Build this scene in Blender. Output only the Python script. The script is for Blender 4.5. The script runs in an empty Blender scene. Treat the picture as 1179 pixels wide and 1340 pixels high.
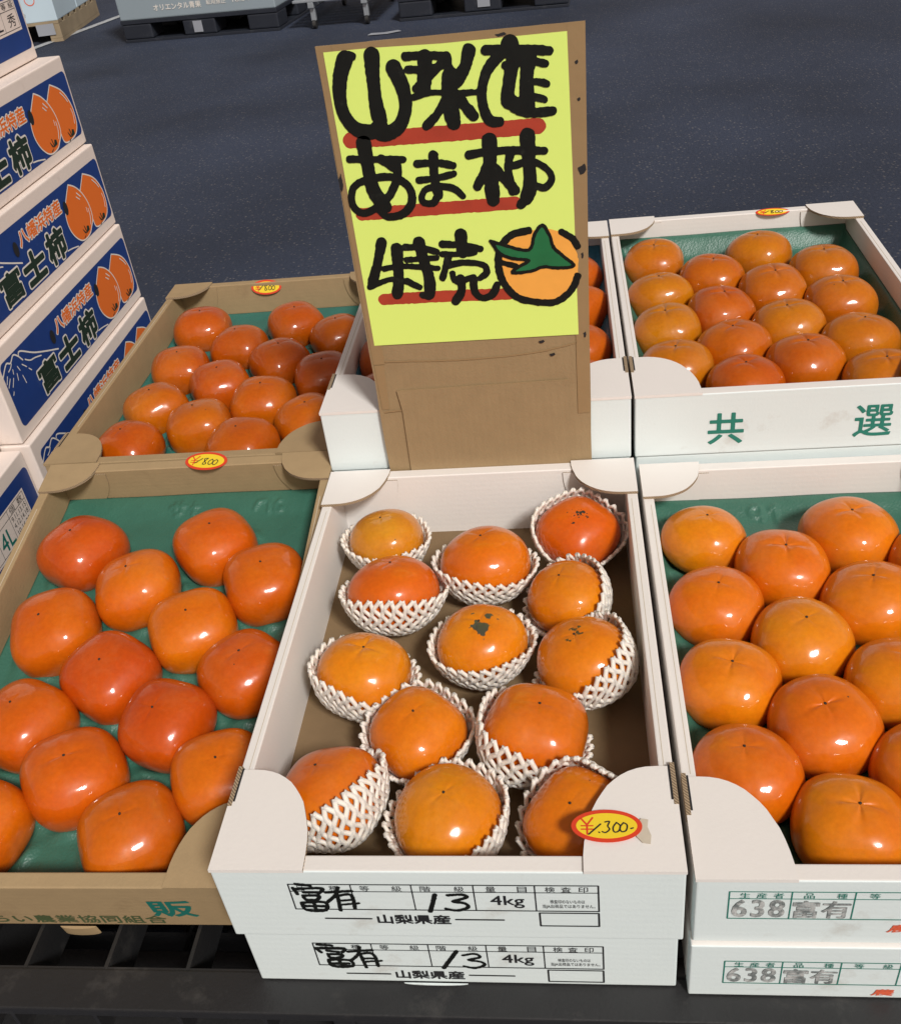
import bpy, bmesh, math, random
import numpy as np
from mathutils import Vector, Matrix, Euler

sc = bpy.context.scene
COL = sc.collection
rad = math.radians

# ---------------------------------------------------------------- camera
cam_d = bpy.data.cameras.new('camera')
cam = bpy.data.objects.new('camera', cam_d)
COL.objects.link(cam)
sc.camera = cam
cam.location = (0.2666, -0.4012, 0.5947)
cam.rotation_euler = (0.9455, 0.1068, 0.077)
cam_d.sensor_fit = 'HORIZONTAL'
cam_d.sensor_width = 36.0
cam_d.lens = 1301.8 / 1179.0 * 36.0
cam_d.clip_start = 0.02
cam_d.clip_end = 400.0

# ---------------------------------------------------------------- sky, sun, exposure
SUN_DIR = Vector((0.40, -0.62, 0.72)).normalized()
w = bpy.data.worlds.new('World')
sc.world = w
w.use_nodes = True
nt = w.node_tree
bg = nt.nodes['Background']
sky = nt.nodes.new('ShaderNodeTexSky')
sky.sky_type = 'NISHITA'
sky.sun_disc = False
sky.sun_elevation = math.asin(SUN_DIR.z)
sky.sun_rotation = math.atan2(SUN_DIR.x, SUN_DIR.y)
sky.air_density = 1.0
sky.dust_density = 1.5
hs = nt.nodes.new('ShaderNodeHueSaturation')
hs.inputs['Saturation'].default_value = 0.30
nt.links.new(sky.outputs[0], hs.inputs['Color'])
sky_tint = nt.nodes.new('ShaderNodeMix')          # warm tint put on the sky so upward faces turn peach
sky_tint.data_type = 'RGBA'
sky_tint.blend_type = 'MULTIPLY'
sky_tint.inputs[0].default_value = 1.0
sky_tint.inputs[7].default_value = (1.0, 0.80, 0.66, 1)
nt.links.new(hs.outputs[0], sky_tint.inputs[6])
nt.links.new(sky_tint.outputs[2], bg.inputs['Color'])
bg.inputs['Strength'].default_value = 0.10
sl = bpy.data.lights.new('sun', 'SUN')
sl.energy = 3.2
sl.angle = rad(10.0)
sl.color = (1.0, 0.985, 0.95)
so = bpy.data.objects.new('sun', sl)
COL.objects.link(so)
so.rotation_euler = SUN_DIR.to_track_quat('Z', 'Y').to_euler()
so.location = (2, 2, 4)
sc.view_settings.view_transform = 'Standard'
sc.view_settings.look = 'None'
sc.view_settings.exposure = -0.12
sc.view_settings.gamma = 1.0
sc.view_settings.use_curve_mapping = False

RNG = random.Random(7)
GROUND = -0.57


# ---------------------------------------------------------------- materials
def mat(name, color, rough=0.6, noise=0.0, nscale=30.0, bump=0.0, bscale=200.0, spec=0.5, coat=0.0,
        coat_rough=0.1, flutes=0.0, flute_scale=90.0, flute_axis='X', metal=0.0, dirt=None, dscale=6.0, dthr=(0.62, 0.75)):
    m = bpy.data.materials.new(name)
    m.use_nodes = True
    t = m.node_tree
    b = t.nodes['Principled BSDF']
    b.inputs['Roughness'].default_value = rough
    b.inputs['Specular IOR Level'].default_value = spec
    b.inputs['Coat Weight'].default_value = coat
    b.inputs['Coat Roughness'].default_value = coat_rough
    b.inputs['Metallic'].default_value = metal
    tc = t.nodes.new('ShaderNodeTexCoord')
    col = None
    if noise > 0:
        n = t.nodes.new('ShaderNodeTexNoise')
        n.inputs['Scale'].default_value = nscale
        n.inputs['Detail'].default_value = 6
        t.links.new(tc.outputs['Object'], n.inputs['Vector'])
        mx = t.nodes.new('ShaderNodeMix')
        mx.data_type = 'RGBA'
        mx.inputs[6].default_value = (*[max(0, c * (1 - noise)) for c in color], 1)
        mx.inputs[7].default_value = (*[min(1, c * (1 + noise)) for c in color], 1)
        t.links.new(n.outputs['Fac'], mx.inputs[0])
        col = mx.outputs[2]
    if dirt is not None:
        n2 = t.nodes.new('ShaderNodeTexNoise')
        n2.inputs['Scale'].default_value = dscale
        n2.inputs['Detail'].default_value = 8
        n2.inputs['Roughness'].default_value = 0.7
        t.links.new(tc.outputs['Object'], n2.inputs['Vector'])
        r = t.nodes.new('ShaderNodeMapRange')
        r.inputs[1].default_value = dthr[0]
        r.inputs[2].default_value = dthr[1]
        t.links.new(n2.outputs['Fac'], r.inputs[0])
        mx = t.nodes.new('ShaderNodeMix')
        mx.data_type = 'RGBA'
        if col is None:
            mx.inputs[6].default_value = (*color, 1)
        else:
            t.links.new(col, mx.inputs[6])
        mx.inputs[7].default_value = (*dirt, 1)
        t.links.new(r.outputs[0], mx.inputs[0])
        col = mx.outputs[2]
    if col is None:
        b.inputs['Base Color'].default_value = (*color, 1)
    else:
        t.links.new(col, b.inputs['Base Color'])
    hgt = None
    if bump > 0:
        n = t.nodes.new('ShaderNodeTexNoise')
        n.inputs['Scale'].default_value = bscale
        n.inputs['Detail'].default_value = 4
        t.links.new(tc.outputs['Object'], n.inputs['Vector'])
        bp = t.nodes.new('ShaderNodeBump')
        bp.inputs['Strength'].default_value = bump
        bp.inputs['Distance'].default_value = 0.001
        t.links.new(n.outputs['Fac'], bp.inputs['Height'])
        hgt = bp
    if flutes > 0:
        wv = t.nodes.new('ShaderNodeTexWave')
        wv.bands_direction = flute_axis
        wv.inputs['Scale'].default_value = flute_scale
        wv.inputs['Distortion'].default_value = 0.12
        wv.inputs['Detail Scale'].default_value = 0.4
        t.links.new(tc.outputs['Object'], wv.inputs['Vector'])
        b2 = t.nodes.new('ShaderNodeBump')
        b2.inputs['Strength'].default_value = flutes
        b2.inputs['Distance'].default_value = 0.0006
        t.links.new(wv.outputs['Fac'], b2.inputs['Height'])
        if hgt:
            t.links.new(hgt.outputs[0], b2.inputs['Normal'])
        hgt = b2
    if hgt:
        t.links.new(hgt.outputs[0], b.inputs['Normal'])
    return m


M = {}
M['white'] = mat('white_cardboard_cool_lit', (0.72, 0.80, 0.80), 0.55, noise=0.03, nscale=12, bump=0.12, bscale=350, flutes=0.045,  # mint cast is the cool front light put into the colour
                 flute_scale=45, flute_axis='Z', dirt=(0.54, 0.54, 0.50), dscale=16, dthr=(0.58, 0.80))
M['white_warm_lit'] = mat('white_cardboard_warm_lit', (0.78, 0.745, 0.71), 0.6, noise=0.04, nscale=10, bump=0.15, bscale=300,  # same card, with the warm light on rims and flaps in its colour
                    flutes=0.05, flute_scale=50, flute_axis='Z')
M['kraft'] = mat('kraft_cardboard', (0.36, 0.255, 0.135), 0.7, noise=0.10, nscale=60, bump=0.25, bscale=420, flutes=0.06,
                 flute_scale=50, flute_axis='Z', dirt=(0.28, 0.19, 0.10), dscale=14, dthr=(0.6, 0.8))
M['kraft_floor'] = mat('kraft_floor_cardboard', (0.20, 0.13, 0.065), 0.75, noise=0.14, nscale=40, bump=0.3, bscale=400,
                       dirt=(0.19, 0.12, 0.06), dscale=12, dthr=(0.55, 0.75))
M['sign_kraft'] = mat('sign_cardboard', (0.31, 0.215, 0.11), 0.7, noise=0.10, nscale=50, bump=0.3, bscale=400, flutes=0.10,
                      flute_scale=42, flute_axis='X', dirt=(0.27, 0.18, 0.09), dscale=18, dthr=(0.58, 0.78))
M['tape'] = mat('brown_packing_tape', (0.31, 0.205, 0.10), 0.42, noise=0.08, nscale=25, bump=0.3, bscale=90, coat=0.15,
                coat_rough=0.35)


def edge_mat(name, c1, c2):
    m = bpy.data.materials.new(name)
    m.use_nodes = True
    t = m.node_tree
    b = t.nodes['Principled BSDF']
    b.inputs['Roughness'].default_value = 0.85
    tc = t.nodes.new('ShaderNodeTexCoord')
    wv = t.nodes.new('ShaderNodeTexWave')
    wv.bands_direction = 'DIAGONAL'
    wv.inputs['Scale'].default_value = 230
    wv.inputs['Distortion'].default_value = 2.0
    t.links.new(tc.outputs['Object'], wv.inputs['Vector'])
    rp = t.nodes.new('ShaderNodeValToRGB')
    rp.color_ramp.elements[0].position = 0.35
    rp.color_ramp.elements[0].color = (*c1, 1)
    rp.color_ramp.elements[1].position = 0.6
    rp.color_ramp.elements[1].color = (*c2, 1)
    t.links.new(wv.outputs['Fac'], rp.inputs[0])
    t.links.new(rp.outputs[0], b.inputs['Base Color'])
    return m


M['edge'] = edge_mat('corrugated_edge', (0.15, 0.105, 0.065), (0.40, 0.30, 0.19))
M['ink_black'] = mat('black_ink', (0.018, 0.018, 0.02), 0.5)
M['ink_grey'] = mat('faded_stamp_ink', (0.16, 0.18, 0.18), 0.6, dirt=(0.55, 0.56, 0.55), dscale=120, dthr=(0.42, 0.62))
M['ink_green'] = mat('green_ink', (0.02, 0.20, 0.15), 0.5)
M['ink_teal'] = mat('teal_ink', (0.012, 0.16, 0.13), 0.5)
M['ink_olive'] = mat('olive_ink', (0.07, 0.10, 0.04), 0.6)
M['ink_red'] = mat('orange_red_ink', (0.75, 0.13, 0.06), 0.5)
M['ink_orange'] = mat('orange_ink', (0.80, 0.17, 0.02), 0.45)
M['ink_blue'] = mat('blue_ink', (0.012, 0.045, 0.21), 0.4, noise=0.15, nscale=30, dirt=(0.05, 0.09, 0.26), dscale=40, dthr=(0.60, 0.75))
M['ink_white'] = mat('unprinted_white', (0.76, 0.73, 0.68), 0.5)
M['ink_darkgreen'] = mat('dark_green_ink', (0.012, 0.03, 0.018), 0.5)
M['carton_warm_lit'] = mat('white_carton_warm_lit', (0.80, 0.70, 0.635), 0.5, noise=0.05, nscale=8, bump=0.15, bscale=300, dirt=(0.62, 0.52, 0.46), dscale=11, dthr=(0.58, 0.82))  # pinkish cast is warm lamp light put into the card's colour
M['sticker_yellow'] = mat('sticker_yellow', (0.85, 0.62, 0.03), 0.4)
M['sticker_red'] = mat('sticker_red', (0.68, 0.055, 0.02), 0.4)
M['torn'] = mat('torn_paper_patch', (0.56, 0.49, 0.39), 0.8, noise=0.1, nscale=200)
M['sheet'] = mat('yellow_green_paper', (0.72, 0.90, 0.20), 0.6, noise=0.02, nscale=9, bump=0.05, bscale=60)
M['marker_black'] = mat('black_marker', (0.006, 0.007, 0.006), 0.6, noise=0.5, nscale=70, spec=0.25, dirt=(0.02, 0.022, 0.018), dscale=60, dthr=(0.58, 0.7))
M['marker_red'] = mat('red_marker', (0.40, 0.045, 0.02), 0.55, noise=0.25, nscale=45)
M['marker_orange'] = mat('orange_marker', (0.88, 0.40, 0.07), 0.5, noise=0.08, nscale=60)
M['marker_green'] = mat('green_marker', (0.012, 0.15, 0.05), 0.5, noise=0.3, nscale=50)
M['black_plastic'] = mat('black_pallet_plastic', (0.018, 0.018, 0.019), 0.48, noise=0.2, nscale=20, bump=0.35, bscale=260,
                         dirt=(0.06, 0.057, 0.054), dscale=14, dthr=(0.56, 0.76))
M['navy_plastic'] = mat('dark_blue_pallet_plastic', (0.016, 0.02, 0.03), 0.5, noise=0.2, nscale=8,
                        dirt=(0.05, 0.055, 0.065), dscale=6, dthr=(0.55, 0.75))
M['wood'] = mat('weathered_pallet_wood', (0.30, 0.235, 0.15), 0.8, noise=0.3, nscale=9, bump=0.4, bscale=60)
M['grey_wrap'] = mat('grey_sheet_carton', (0.27, 0.33, 0.37), 0.5, noise=0.06, nscale=3, bump=0.2, bscale=10)
M['far_white'] = mat('far_white_carton', (0.50, 0.62, 0.70), 0.5, noise=0.04, nscale=4)
M['zinc'] = mat('zinc_slats', (0.42, 0.46, 0.50), 0.45, metal=0.6, noise=0.2, nscale=15)
M['line_paint'] = mat('road_paint', (0.42, 0.44, 0.46), 0.7, noise=0.15, nscale=30, dirt=(0.12, 0.12, 0.13), dscale=25,
                      dthr=(0.5, 0.7))
M['paper'] = mat('paper_scrap', (0.30, 0.32, 0.36), 0.6)
M['tip'] = mat('dried_blossom_tip', (0.03, 0.018, 0.01), 0.8)


def foam_net_mat():
    m = bpy.data.materials.new('white_foam_net')
    m.use_nodes = True
    t = m.node_tree
    b = t.nodes['Principled BSDF']
    b.inputs['Base Color'].default_value = (0.80, 0.74, 0.66, 1)
    b.inputs['Roughness'].default_value = 0.55
    b.inputs['Subsurface Weight'].default_value = 0.25
    b.inputs['Subsurface Radius'].default_value = (0.004, 0.003, 0.002)
    b.inputs['Subsurface Scale'].default_value = 1.0
    return m


M['net'] = foam_net_mat()


def tray_mat(name, c):
    m = bpy.data.materials.new(name)
    m.use_nodes = True
    t = m.node_tree
    b = t.nodes['Principled BSDF']
    tc = t.nodes.new('ShaderNodeTexCoord')
    v = t.nodes.new('ShaderNodeTexVoronoi')
    v.inputs['Scale'].default_value = 420
    t.links.new(tc.outputs['Object'], v.inputs['Vector'])
    n = t.nodes.new('ShaderNodeTexNoise')
    n.inputs['Scale'].default_value = 25
    n.inputs['Detail'].default_value = 5
    t.links.new(tc.outputs['Object'], n.inputs['Vector'])
    mx = t.nodes.new('ShaderNodeMix')
    mx.data_type = 'RGBA'
    mx.inputs[6].default_value = (*[k * 0.82 for k in c], 1)
    mx.inputs[7].default_value = (*[k * 1.2 for k in c], 1)
    t.links.new(n.outputs['Fac'], mx.inputs[0])
    t.links.new(mx.outputs[2], b.inputs['Base Color'])
    b.inputs['Roughness'].default_value = 0.42
    b.inputs['Coat Weight'].default_value = 0.12
    b.inputs['Coat Roughness'].default_value = 0.25
    bp = t.nodes.new('ShaderNodeBump')
    bp.inputs['Strength'].default_value = 0.5
    bp.inputs['Distance'].default_value = 0.0006
    t.links.new(v.outputs['Distance'], bp.inputs['Height'])
    bp2 = t.nodes.new('ShaderNodeBump')
    bp2.inputs['Strength'].default_value = 0.5
    bp2.inputs['Distance'].default_value = 0.002
    n3 = t.nodes.new('ShaderNodeTexNoise')
    n3.inputs['Scale'].default_value = 60
    t.links.new(tc.outputs['Object'], n3.inputs['Vector'])
    t.links.new(n3.outputs['Fac'], bp2.inputs['Height'])
    t.links.new(bp.outputs[0], bp2.inputs['Normal'])
    t.links.new(bp2.outputs[0], b.inputs['Normal'])
    return m


M['tray_green'] = tray_mat('green_foam_tray', (0.038, 0.135, 0.094))
M['tray_teal'] = tray_mat('teal_foam_tray', (0.025, 0.15, 0.125))
M['tray_blue'] = tray_mat('blue_foam_tray', (0.035, 0.17, 0.26))


def skin_mat(name, stain=None):
    """persimmon skin; obj.color gives the ripeness colour, dimmed for light falloff at the rear"""
    m = bpy.data.materials.new(name)
    m.use_nodes = True
    t = m.node_tree
    L = t.links.new
    b = t.nodes['Principled BSDF']
    tc = t.nodes.new('ShaderNodeTexCoord')
    oi = t.nodes.new('ShaderNodeObjectInfo')
    # offset the pattern per object so no two fruits share it
    vm = t.nodes.new('ShaderNodeVectorMath')
    vm.operation = 'MULTIPLY_ADD'
    cb = t.nodes.new('ShaderNodeCombineXYZ')
    for k in range(3):
        L(oi.outputs['Random'], cb.inputs[k])
    L(cb.outputs[0], vm.inputs[0])
    vm.inputs[1].default_value = (3.1, 5.7, 1.9)
    L(tc.outputs['Object'], vm.inputs[2])
    n = t.nodes.new('ShaderNodeTexNoise')
    n.inputs['Scale'].default_value = 11
    n.inputs['Detail'].default_value = 7
    n.inputs['Roughness'].default_value = 0.62
    L(vm.outputs[0], n.inputs['Vector'])
    r = t.nodes.new('ShaderNodeMapRange')
    r.inputs[1].default_value = 0.38
    r.inputs[2].default_value = 0.68
    L(n.outputs['Fac'], r.inputs[0])
    # redder blush version of the object's colour
    red = t.nodes.new('ShaderNodeMix')
    red.data_type = 'RGBA'
    red.blend_type = 'MULTIPLY'
    red.inputs[0].default_value = 1.0
    L(oi.outputs['Color'], red.inputs[6])
    red.inputs[7].default_value = (0.90, 0.68, 0.6, 1)
    mx = t.nodes.new('ShaderNodeMix')
    mx.data_type = 'RGBA'
    L(r.outputs[0], mx.inputs[0])
    L(oi.outputs['Color'], mx.inputs[6])
    L(red.outputs[2], mx.inputs[7])
    # fine speckle
    n2 = t.nodes.new('ShaderNodeTexNoise')
    n2.inputs['Scale'].default_value = 260
    n2.inputs['Detail'].default_value = 3
    L(vm.outputs[0], n2.inputs['Vector'])
    r2 = t.nodes.new('ShaderNodeMapRange')
    r2.inputs[1].default_value = 0.3
    r2.inputs[2].default_value = 0.7
    r2.inputs[3].default_value = 0.93
    r2.inputs[4].default_value = 1.05
    L(n2.outputs['Fac'], r2.inputs[0])
    sp = t.nodes.new('ShaderNodeVectorMath')
    sp.operation = 'SCALE'
    L(mx.outputs[2], sp.inputs[0])
    L(r2.outputs[0], sp.inputs['Scale'])
    col = sp.outputs[0]
    # waxy bloom in cloudy patches
    nw = t.nodes.new('ShaderNodeTexNoise')
    nw.inputs['Scale'].default_value = 24
    nw.inputs['Detail'].default_value = 8
    nw.inputs['Roughness'].default_value = 0.7
    L(vm.outputs[0], nw.inputs['Vector'])
    rw = t.nodes.new('ShaderNodeMapRange')
    rw.inputs[1].default_value = 0.48
    rw.inputs[2].default_value = 0.78
    rw.inputs[4].default_value = 0.14
    L(nw.outputs['Fac'], rw.inputs[0])
    mw = t.nodes.new('ShaderNodeMix')
    mw.data_type = 'RGBA'
    L(rw.outputs[0], mw.inputs[0])
    L(col, mw.inputs[6])
    mw.inputs[7].default_value = (0.70, 0.34, 0.16, 1)
    col = mw.outputs[2]
    # sparse dark pin spots
    vo = t.nodes.new('ShaderNodeTexVoronoi')
    vo.inputs['Scale'].default_value = 62
    L(vm.outputs[0], vo.inputs['Vector'])
    sz = t.nodes.new('ShaderNodeMath')
    sz.operation = 'MULTIPLY'
    sepc = t.nodes.new('ShaderNodeSeparateColor')
    L(vo.outputs['Color'], sepc.inputs[0])
    gt = t.nodes.new('ShaderNodeMath')
    gt.operation = 'GREATER_THAN'
    gt.inputs[1].default_value = 0.93
    L(sepc.outputs[0], gt.inputs[0])
    lt = t.nodes.new('ShaderNodeMath')
    lt.operation = 'LESS_THAN'
    lt.inputs[1].default_value = 0.05
    L(vo.outputs['Distance'], lt.inputs[0])
    L(gt.outputs[0], sz.inputs[0])
    L(lt.outputs[0], sz.inputs[1])
    mk = t.nodes.new('ShaderNodeMix')
    mk.data_type = 'RGBA'
    L(sz.outputs[0], mk.inputs[0])
    L(col, mk.inputs[6])
    mk.inputs[7].default_value = (0.12, 0.05, 0.02, 1)
    col = mk.outputs[2]
    if stain:
        mp = t.nodes.new('ShaderNodeMapping')
        L(tc.outputs['Object'], mp.inputs['Vector'])
        ln = t.nodes.new('ShaderNodeVectorMath')
        ln.operation = 'DISTANCE'
        L(tc.outputs['Object'], ln.inputs[0])
        if stain == 'blotch':
            ln.inputs[1].default_value = (0.002, 0.004, 0.026)
            scale, thr, rr, c = 85, 0.455, 0.026, (0.07, 0.065, 0.04)
        elif stain == 'dash':
            ln.inputs[1].default_value = (0, 0.0, 0.028)
            scale, thr, rr, c = 200, 0.505, 0.018, (0.03, 0.03, 0.02)
        else:
            ln.inputs[1].default_value = (0, 0.0, 0.028)
            scale, thr, rr, c = 170, 0.53, 0.018, (0.10, 0.06, 0.02)
        ns = t.nodes.new('ShaderNodeTexNoise')
        ns.inputs['Scale'].default_value = scale
        ns.inputs['Detail'].default_value = 2
        L(tc.outputs['Object'], ns.inputs['Vector'])
        fall = t.nodes.new('ShaderNodeMapRange')
        fall.inputs[1].default_value = rr * 0.35
        fall.inputs[2].default_value = rr
        fall.inputs[3].default_value = 0.0
        fall.inputs[4].default_value = -0.3
        L(ln.outputs['Value'], fall.inputs[0])
        ad = t.nodes.new('ShaderNodeMath')
        L(ns.outputs['Fac'], ad.inputs[0])
        L(fall.outputs[0], ad.inputs[1])
        g = t.nodes.new('ShaderNodeMapRange')
        g.inputs[1].default_value = thr
        g.inputs[2].default_value = thr + 0.03
        L(ad.outputs[0], g.inputs[0])
        ms = t.nodes.new('ShaderNodeMix')
        ms.data_type = 'RGBA'
        L(g.outputs[0], ms.inputs[0])
        L(col, ms.inputs[6])
        ms.inputs[7].default_value = (*c, 1)
        col = ms.outputs[2]
    L(col, b.inputs['Base Color'])
    b.inputs['Roughness'].default_value = 0.40
    b.inputs['Specular IOR Level'].default_value = 0.12
    b.inputs['Coat Weight'].default_value = 0.8
    b.inputs['Coat Roughness'].default_value = 0.085
    b.inputs['Subsurface Weight'].default_value = 0.05
    b.inputs['Subsurface Radius'].default_value = (0.006, 0.0022, 0.0008)
    b.inputs['Subsurface Scale'].default_value = 1.0
    nr = t.nodes.new('ShaderNodeTexNoise')
    nr.inputs['Scale'].default_value = 22
    nr.inputs['Detail'].default_value = 5
    L(vm.outputs[0], nr.inputs['Vector'])
    rr_ = t.nodes.new('ShaderNodeMapRange')
    rr_.inputs[1].default_value = 0.35
    rr_.inputs[2].default_value = 0.70
    rr_.inputs[3].default_value = 0.07
    rr_.inputs[4].default_value = 0.24
    L(nr.outputs['Fac'], rr_.inputs[0])
    L(rr_.outputs[0], b.inputs['Coat Roughness'])
    bp = t.nodes.new('ShaderNodeBump')
    bp.inputs['Strength'].default_value = 0.10
    bp.inputs['Distance'].default_value = 0.0006
    nb = t.nodes.new('ShaderNodeTexNoise')
    nb.inputs['Scale'].default_value = 110
    nb.inputs['Detail'].default_value = 3
    L(vm.outputs[0], nb.inputs['Vector'])
    L(nb.outputs['Fac'], bp.inputs['Height'])
    nb2 = t.nodes.new('ShaderNodeTexNoise')
    nb2.inputs['Scale'].default_value = 36
    L(vm.outputs[0], nb2.inputs['Vector'])
    bq = t.nodes.new('ShaderNodeBump')
    bq.inputs['Strength'].default_value = 0.5
    bq.inputs['Distance'].default_value = 0.004
    L(nb2.outputs['Fac'], bq.inputs['Height'])
    L(bp.outputs[0], bq.inputs['Normal'])
    L(bq.outputs[0], b.inputs['Normal'])
    L(bq.outputs[0], b.inputs['Coat Normal'])
    return m


M['skin'] = skin_mat('persimmon_skin')
M['skin_blotch'] = skin_mat('persimmon_skin_blotched', 'blotch')
M['skin_dash'] = skin_mat('persimmon_skin_dashed', 'dash')
M['skin_scar'] = skin_mat('persimmon_skin_scarred', 'scar')


def asphalt_mat():
    m = bpy.data.materials.new('asphalt')
    m.use_nodes = True
    t = m.node_tree
    L = t.links.new
    b = t.nodes['Principled BSDF']
    tc = t.nodes.new('ShaderNodeTexCoord')
    n = t.nodes.new('ShaderNodeTexNoise')
    n.inputs['Scale'].default_value = 95
    n.inputs['Detail'].default_value = 5
    n.inputs['Roughness'].default_value = 0.7
    L(tc.outputs['Object'], n.inputs['Vector'])
    n2 = t.nodes.new('ShaderNodeTexNoise')
    n2.inputs['Scale'].default_value = 0.9
    n2.inputs['Detail'].default_value = 5
    L(tc.outputs['Object'], n2.inputs['Vector'])
    a = t.nodes.new('ShaderNodeMix')
    a.data_type = 'RGBA'
    a.inputs[6].default_value = (0.012, 0.018, 0.036, 1)
    a.inputs[7].default_value = (0.058, 0.074, 0.118, 1)
    L(n.outputs['Fac'], a.inputs[0])
    v = t.nodes.new('ShaderNodeTexVoronoi')
    v.inputs['Scale'].default_value = 85
    L(tc.outputs['Object'], v.inputs['Vector'])
    s = t.nodes.new('ShaderNodeSeparateColor')
    L(v.outputs['Color'], s.inputs[0])
    g = t.nodes.new('ShaderNodeMapRange')
    g.inputs[1].default_value = 0.62
    g.inputs[2].default_value = 1.0
    L(s.outputs[0], g.inputs[0])
    dd = t.nodes.new('ShaderNodeMapRange')
    dd.inputs[1].default_value = 0.42
    dd.inputs[2].default_value = 0.22
    L(v.outputs['Distance'], dd.inputs[0])
    mu = t.nodes.new('ShaderNodeMath')
    mu.operation = 'MULTIPLY'
    L(g.outputs[0], mu.inputs[0])
    L(dd.outputs[0], mu.inputs[1])
    c = t.nodes.new('ShaderNodeMix')
    c.data_type = 'RGBA'
    L(mu.outputs[0], c.inputs[0])
    L(a.outputs[2], c.inputs[6])
    c.inputs[7].default_value = (0.155, 0.15, 0.155, 1)
    d = t.nodes.new('ShaderNodeMix')
    d.data_type = 'RGBA'
    d.blend_type = 'MULTIPLY'
    d.inputs[0].default_value = 1.0
    rr = t.nodes.new('ShaderNodeMapRange')
    rr.inputs[1].default_value = 0.3
    rr.inputs[2].default_value = 0.7
    rr.inputs[3].default_value = 0.62
    rr.inputs[4].default_value = 1.2
    L(n2.outputs['Fac'], rr.inputs[0])
    L(c.outputs[2], d.inputs[6])
    L(rr.outputs[0], d.inputs[7])
    L(d.outputs[2], b.inputs['Base Color'])
    b.inputs['Roughness'].default_value = 0.8
    b.inputs['Specular IOR Level'].default_value = 0.3
    bp = t.nodes.new('ShaderNodeBump')
    bp.inputs['Strength'].default_value = 1.0
    bp.inputs['Distance'].default_value = 0.006
    L(n.outputs['Fac'], bp.inputs['Height'])
    L(bp.outputs[0], b.inputs['Normal'])
    return m


M['asphalt'] = asphalt_mat()


# ---------------------------------------------------------------- object helpers
def link(name, me, m=None, parent=None, loc=None, rot=None):
    if isinstance(me, bmesh.types.BMesh):
        bm = me
        me = bpy.data.meshes.new(name)
        bm.to_mesh(me)
        bm.free()
    if m is not None and len(me.materials) == 0:
        for k in (m if isinstance(m, (list, tuple)) else [m]):
            me.materials.append(k)
    o = bpy.data.objects.new(name, me)
    COL.objects.link(o)
    if parent is not None:
        o.parent = parent
    if loc is not None:
        o.location = loc
    if rot is not None:
        o.rotation_euler = rot
    return o


def tag(o, label, cat, group=None):
    o['label'] = label
    o['category'] = cat
    if group:
        o['group'] = group
    return o


def thing(name, label, cat, loc=(0, 0, 0), rot=(0, 0, 0), group=None):
    o = bpy.data.objects.new(name, None)
    COL.objects.link(o)
    o.empty_display_size = 0.05
    o.location = loc
    o.rotation_euler = rot
    return tag(o, label, cat, group)


def bx(bm, x0, x1, y0, y1, z0, z1, bevel=0.0, seg=2):
    vs = [bm.verts.new(p) for p in ((x0, y0, z0), (x1, y0, z0), (x1, y1, z0), (x0, y1, z0),
                                    (x0, y0, z1), (x1, y0, z1), (x1, y1, z1), (x0, y1, z1))]
    fs = [bm.faces.new([vs[i] for i in f]) for f in
          ((3, 2, 1, 0), (4, 5, 6, 7), (0, 1, 5, 4), (1, 2, 6, 5), (2, 3, 7, 6), (3, 0, 4, 7))]
    if bevel > 0:
        es = list({e for f in fs for e in f.edges})
        bmesh.ops.bevel(bm, geom=es, offset=bevel, segments=seg, profile=0.6, affect='EDGES')
    return bm


def box_mesh(x0, x1, y0, y1, z0, z1, bevel=0.0, seg=2):
    return bx(bmesh.new(), x0, x1, y0, y1, z0, z1, bevel, seg)


def prism(bm, pts, z0, z1, side_mat=0):
    b = [bm.verts.new((p[0], p[1], z0)) for p in pts]
    t = [bm.verts.new((p[0], p[1], z1)) for p in pts]
    bm.faces.new(b[::-1])
    bm.faces.new(t)
    n = len(pts)
    for i in range(n):
        f = bm.faces.new([b[i], b[(i + 1) % n], t[(i + 1) % n], t[i]])
        f.material_index = side_mat
    return bm


# ---------------------------------------------------------------- flat print: brush strokes and lettering
def seg_dist(X, Y, a, b):
    ax, ay = a
    dx, dy = b[0] - ax, b[1] - ay
    L2 = dx * dx + dy * dy + 1e-12
    t = np.clip(((X - ax) * dx + (Y - ay) * dy) / L2, 0, 1)
    return np.hypot(X - ax - t * dx, Y - ay - t * dy)


def smooth_pts(P, n=4):
    if len(P) < 3:
        return P
    out = []
    Q = [P[0]] + list(P) + [P[-1]]
    for i in range(1, len(Q) - 2):
        p0, p1, p2, p3 = (np.array(q, float) for q in Q[i - 1:i + 3])
        for k in range(n):
            t = k / n
            out.append(tuple(0.5 * (2 * p1 + (p2 - p0) * t + (2 * p0 - 5 * p1 + 4 * p2 - p3) * t * t
                                    + (3 * p1 - p0 - 3 * p2 + p3) * t ** 3)))
    out.append(tuple(P[-1]))
    return out


def poly_sdf(X, Y, P):
    d = np.full(X.shape, 1e9)
    ins = np.zeros(X.shape, bool)
    n = len(P)
    for i in range(n):
        a, b = P[i], P[(i + 1) % n]
        d = np.minimum(d, seg_dist(X, Y, a, b))
        c = ((a[1] > Y) != (b[1] > Y)) & (X < (b[0] - a[0]) * (Y - a[1]) / (b[1] - a[1] + 1e-15) + a[0])
        ins ^= c
    return np.where(ins, -d, d)


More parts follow.
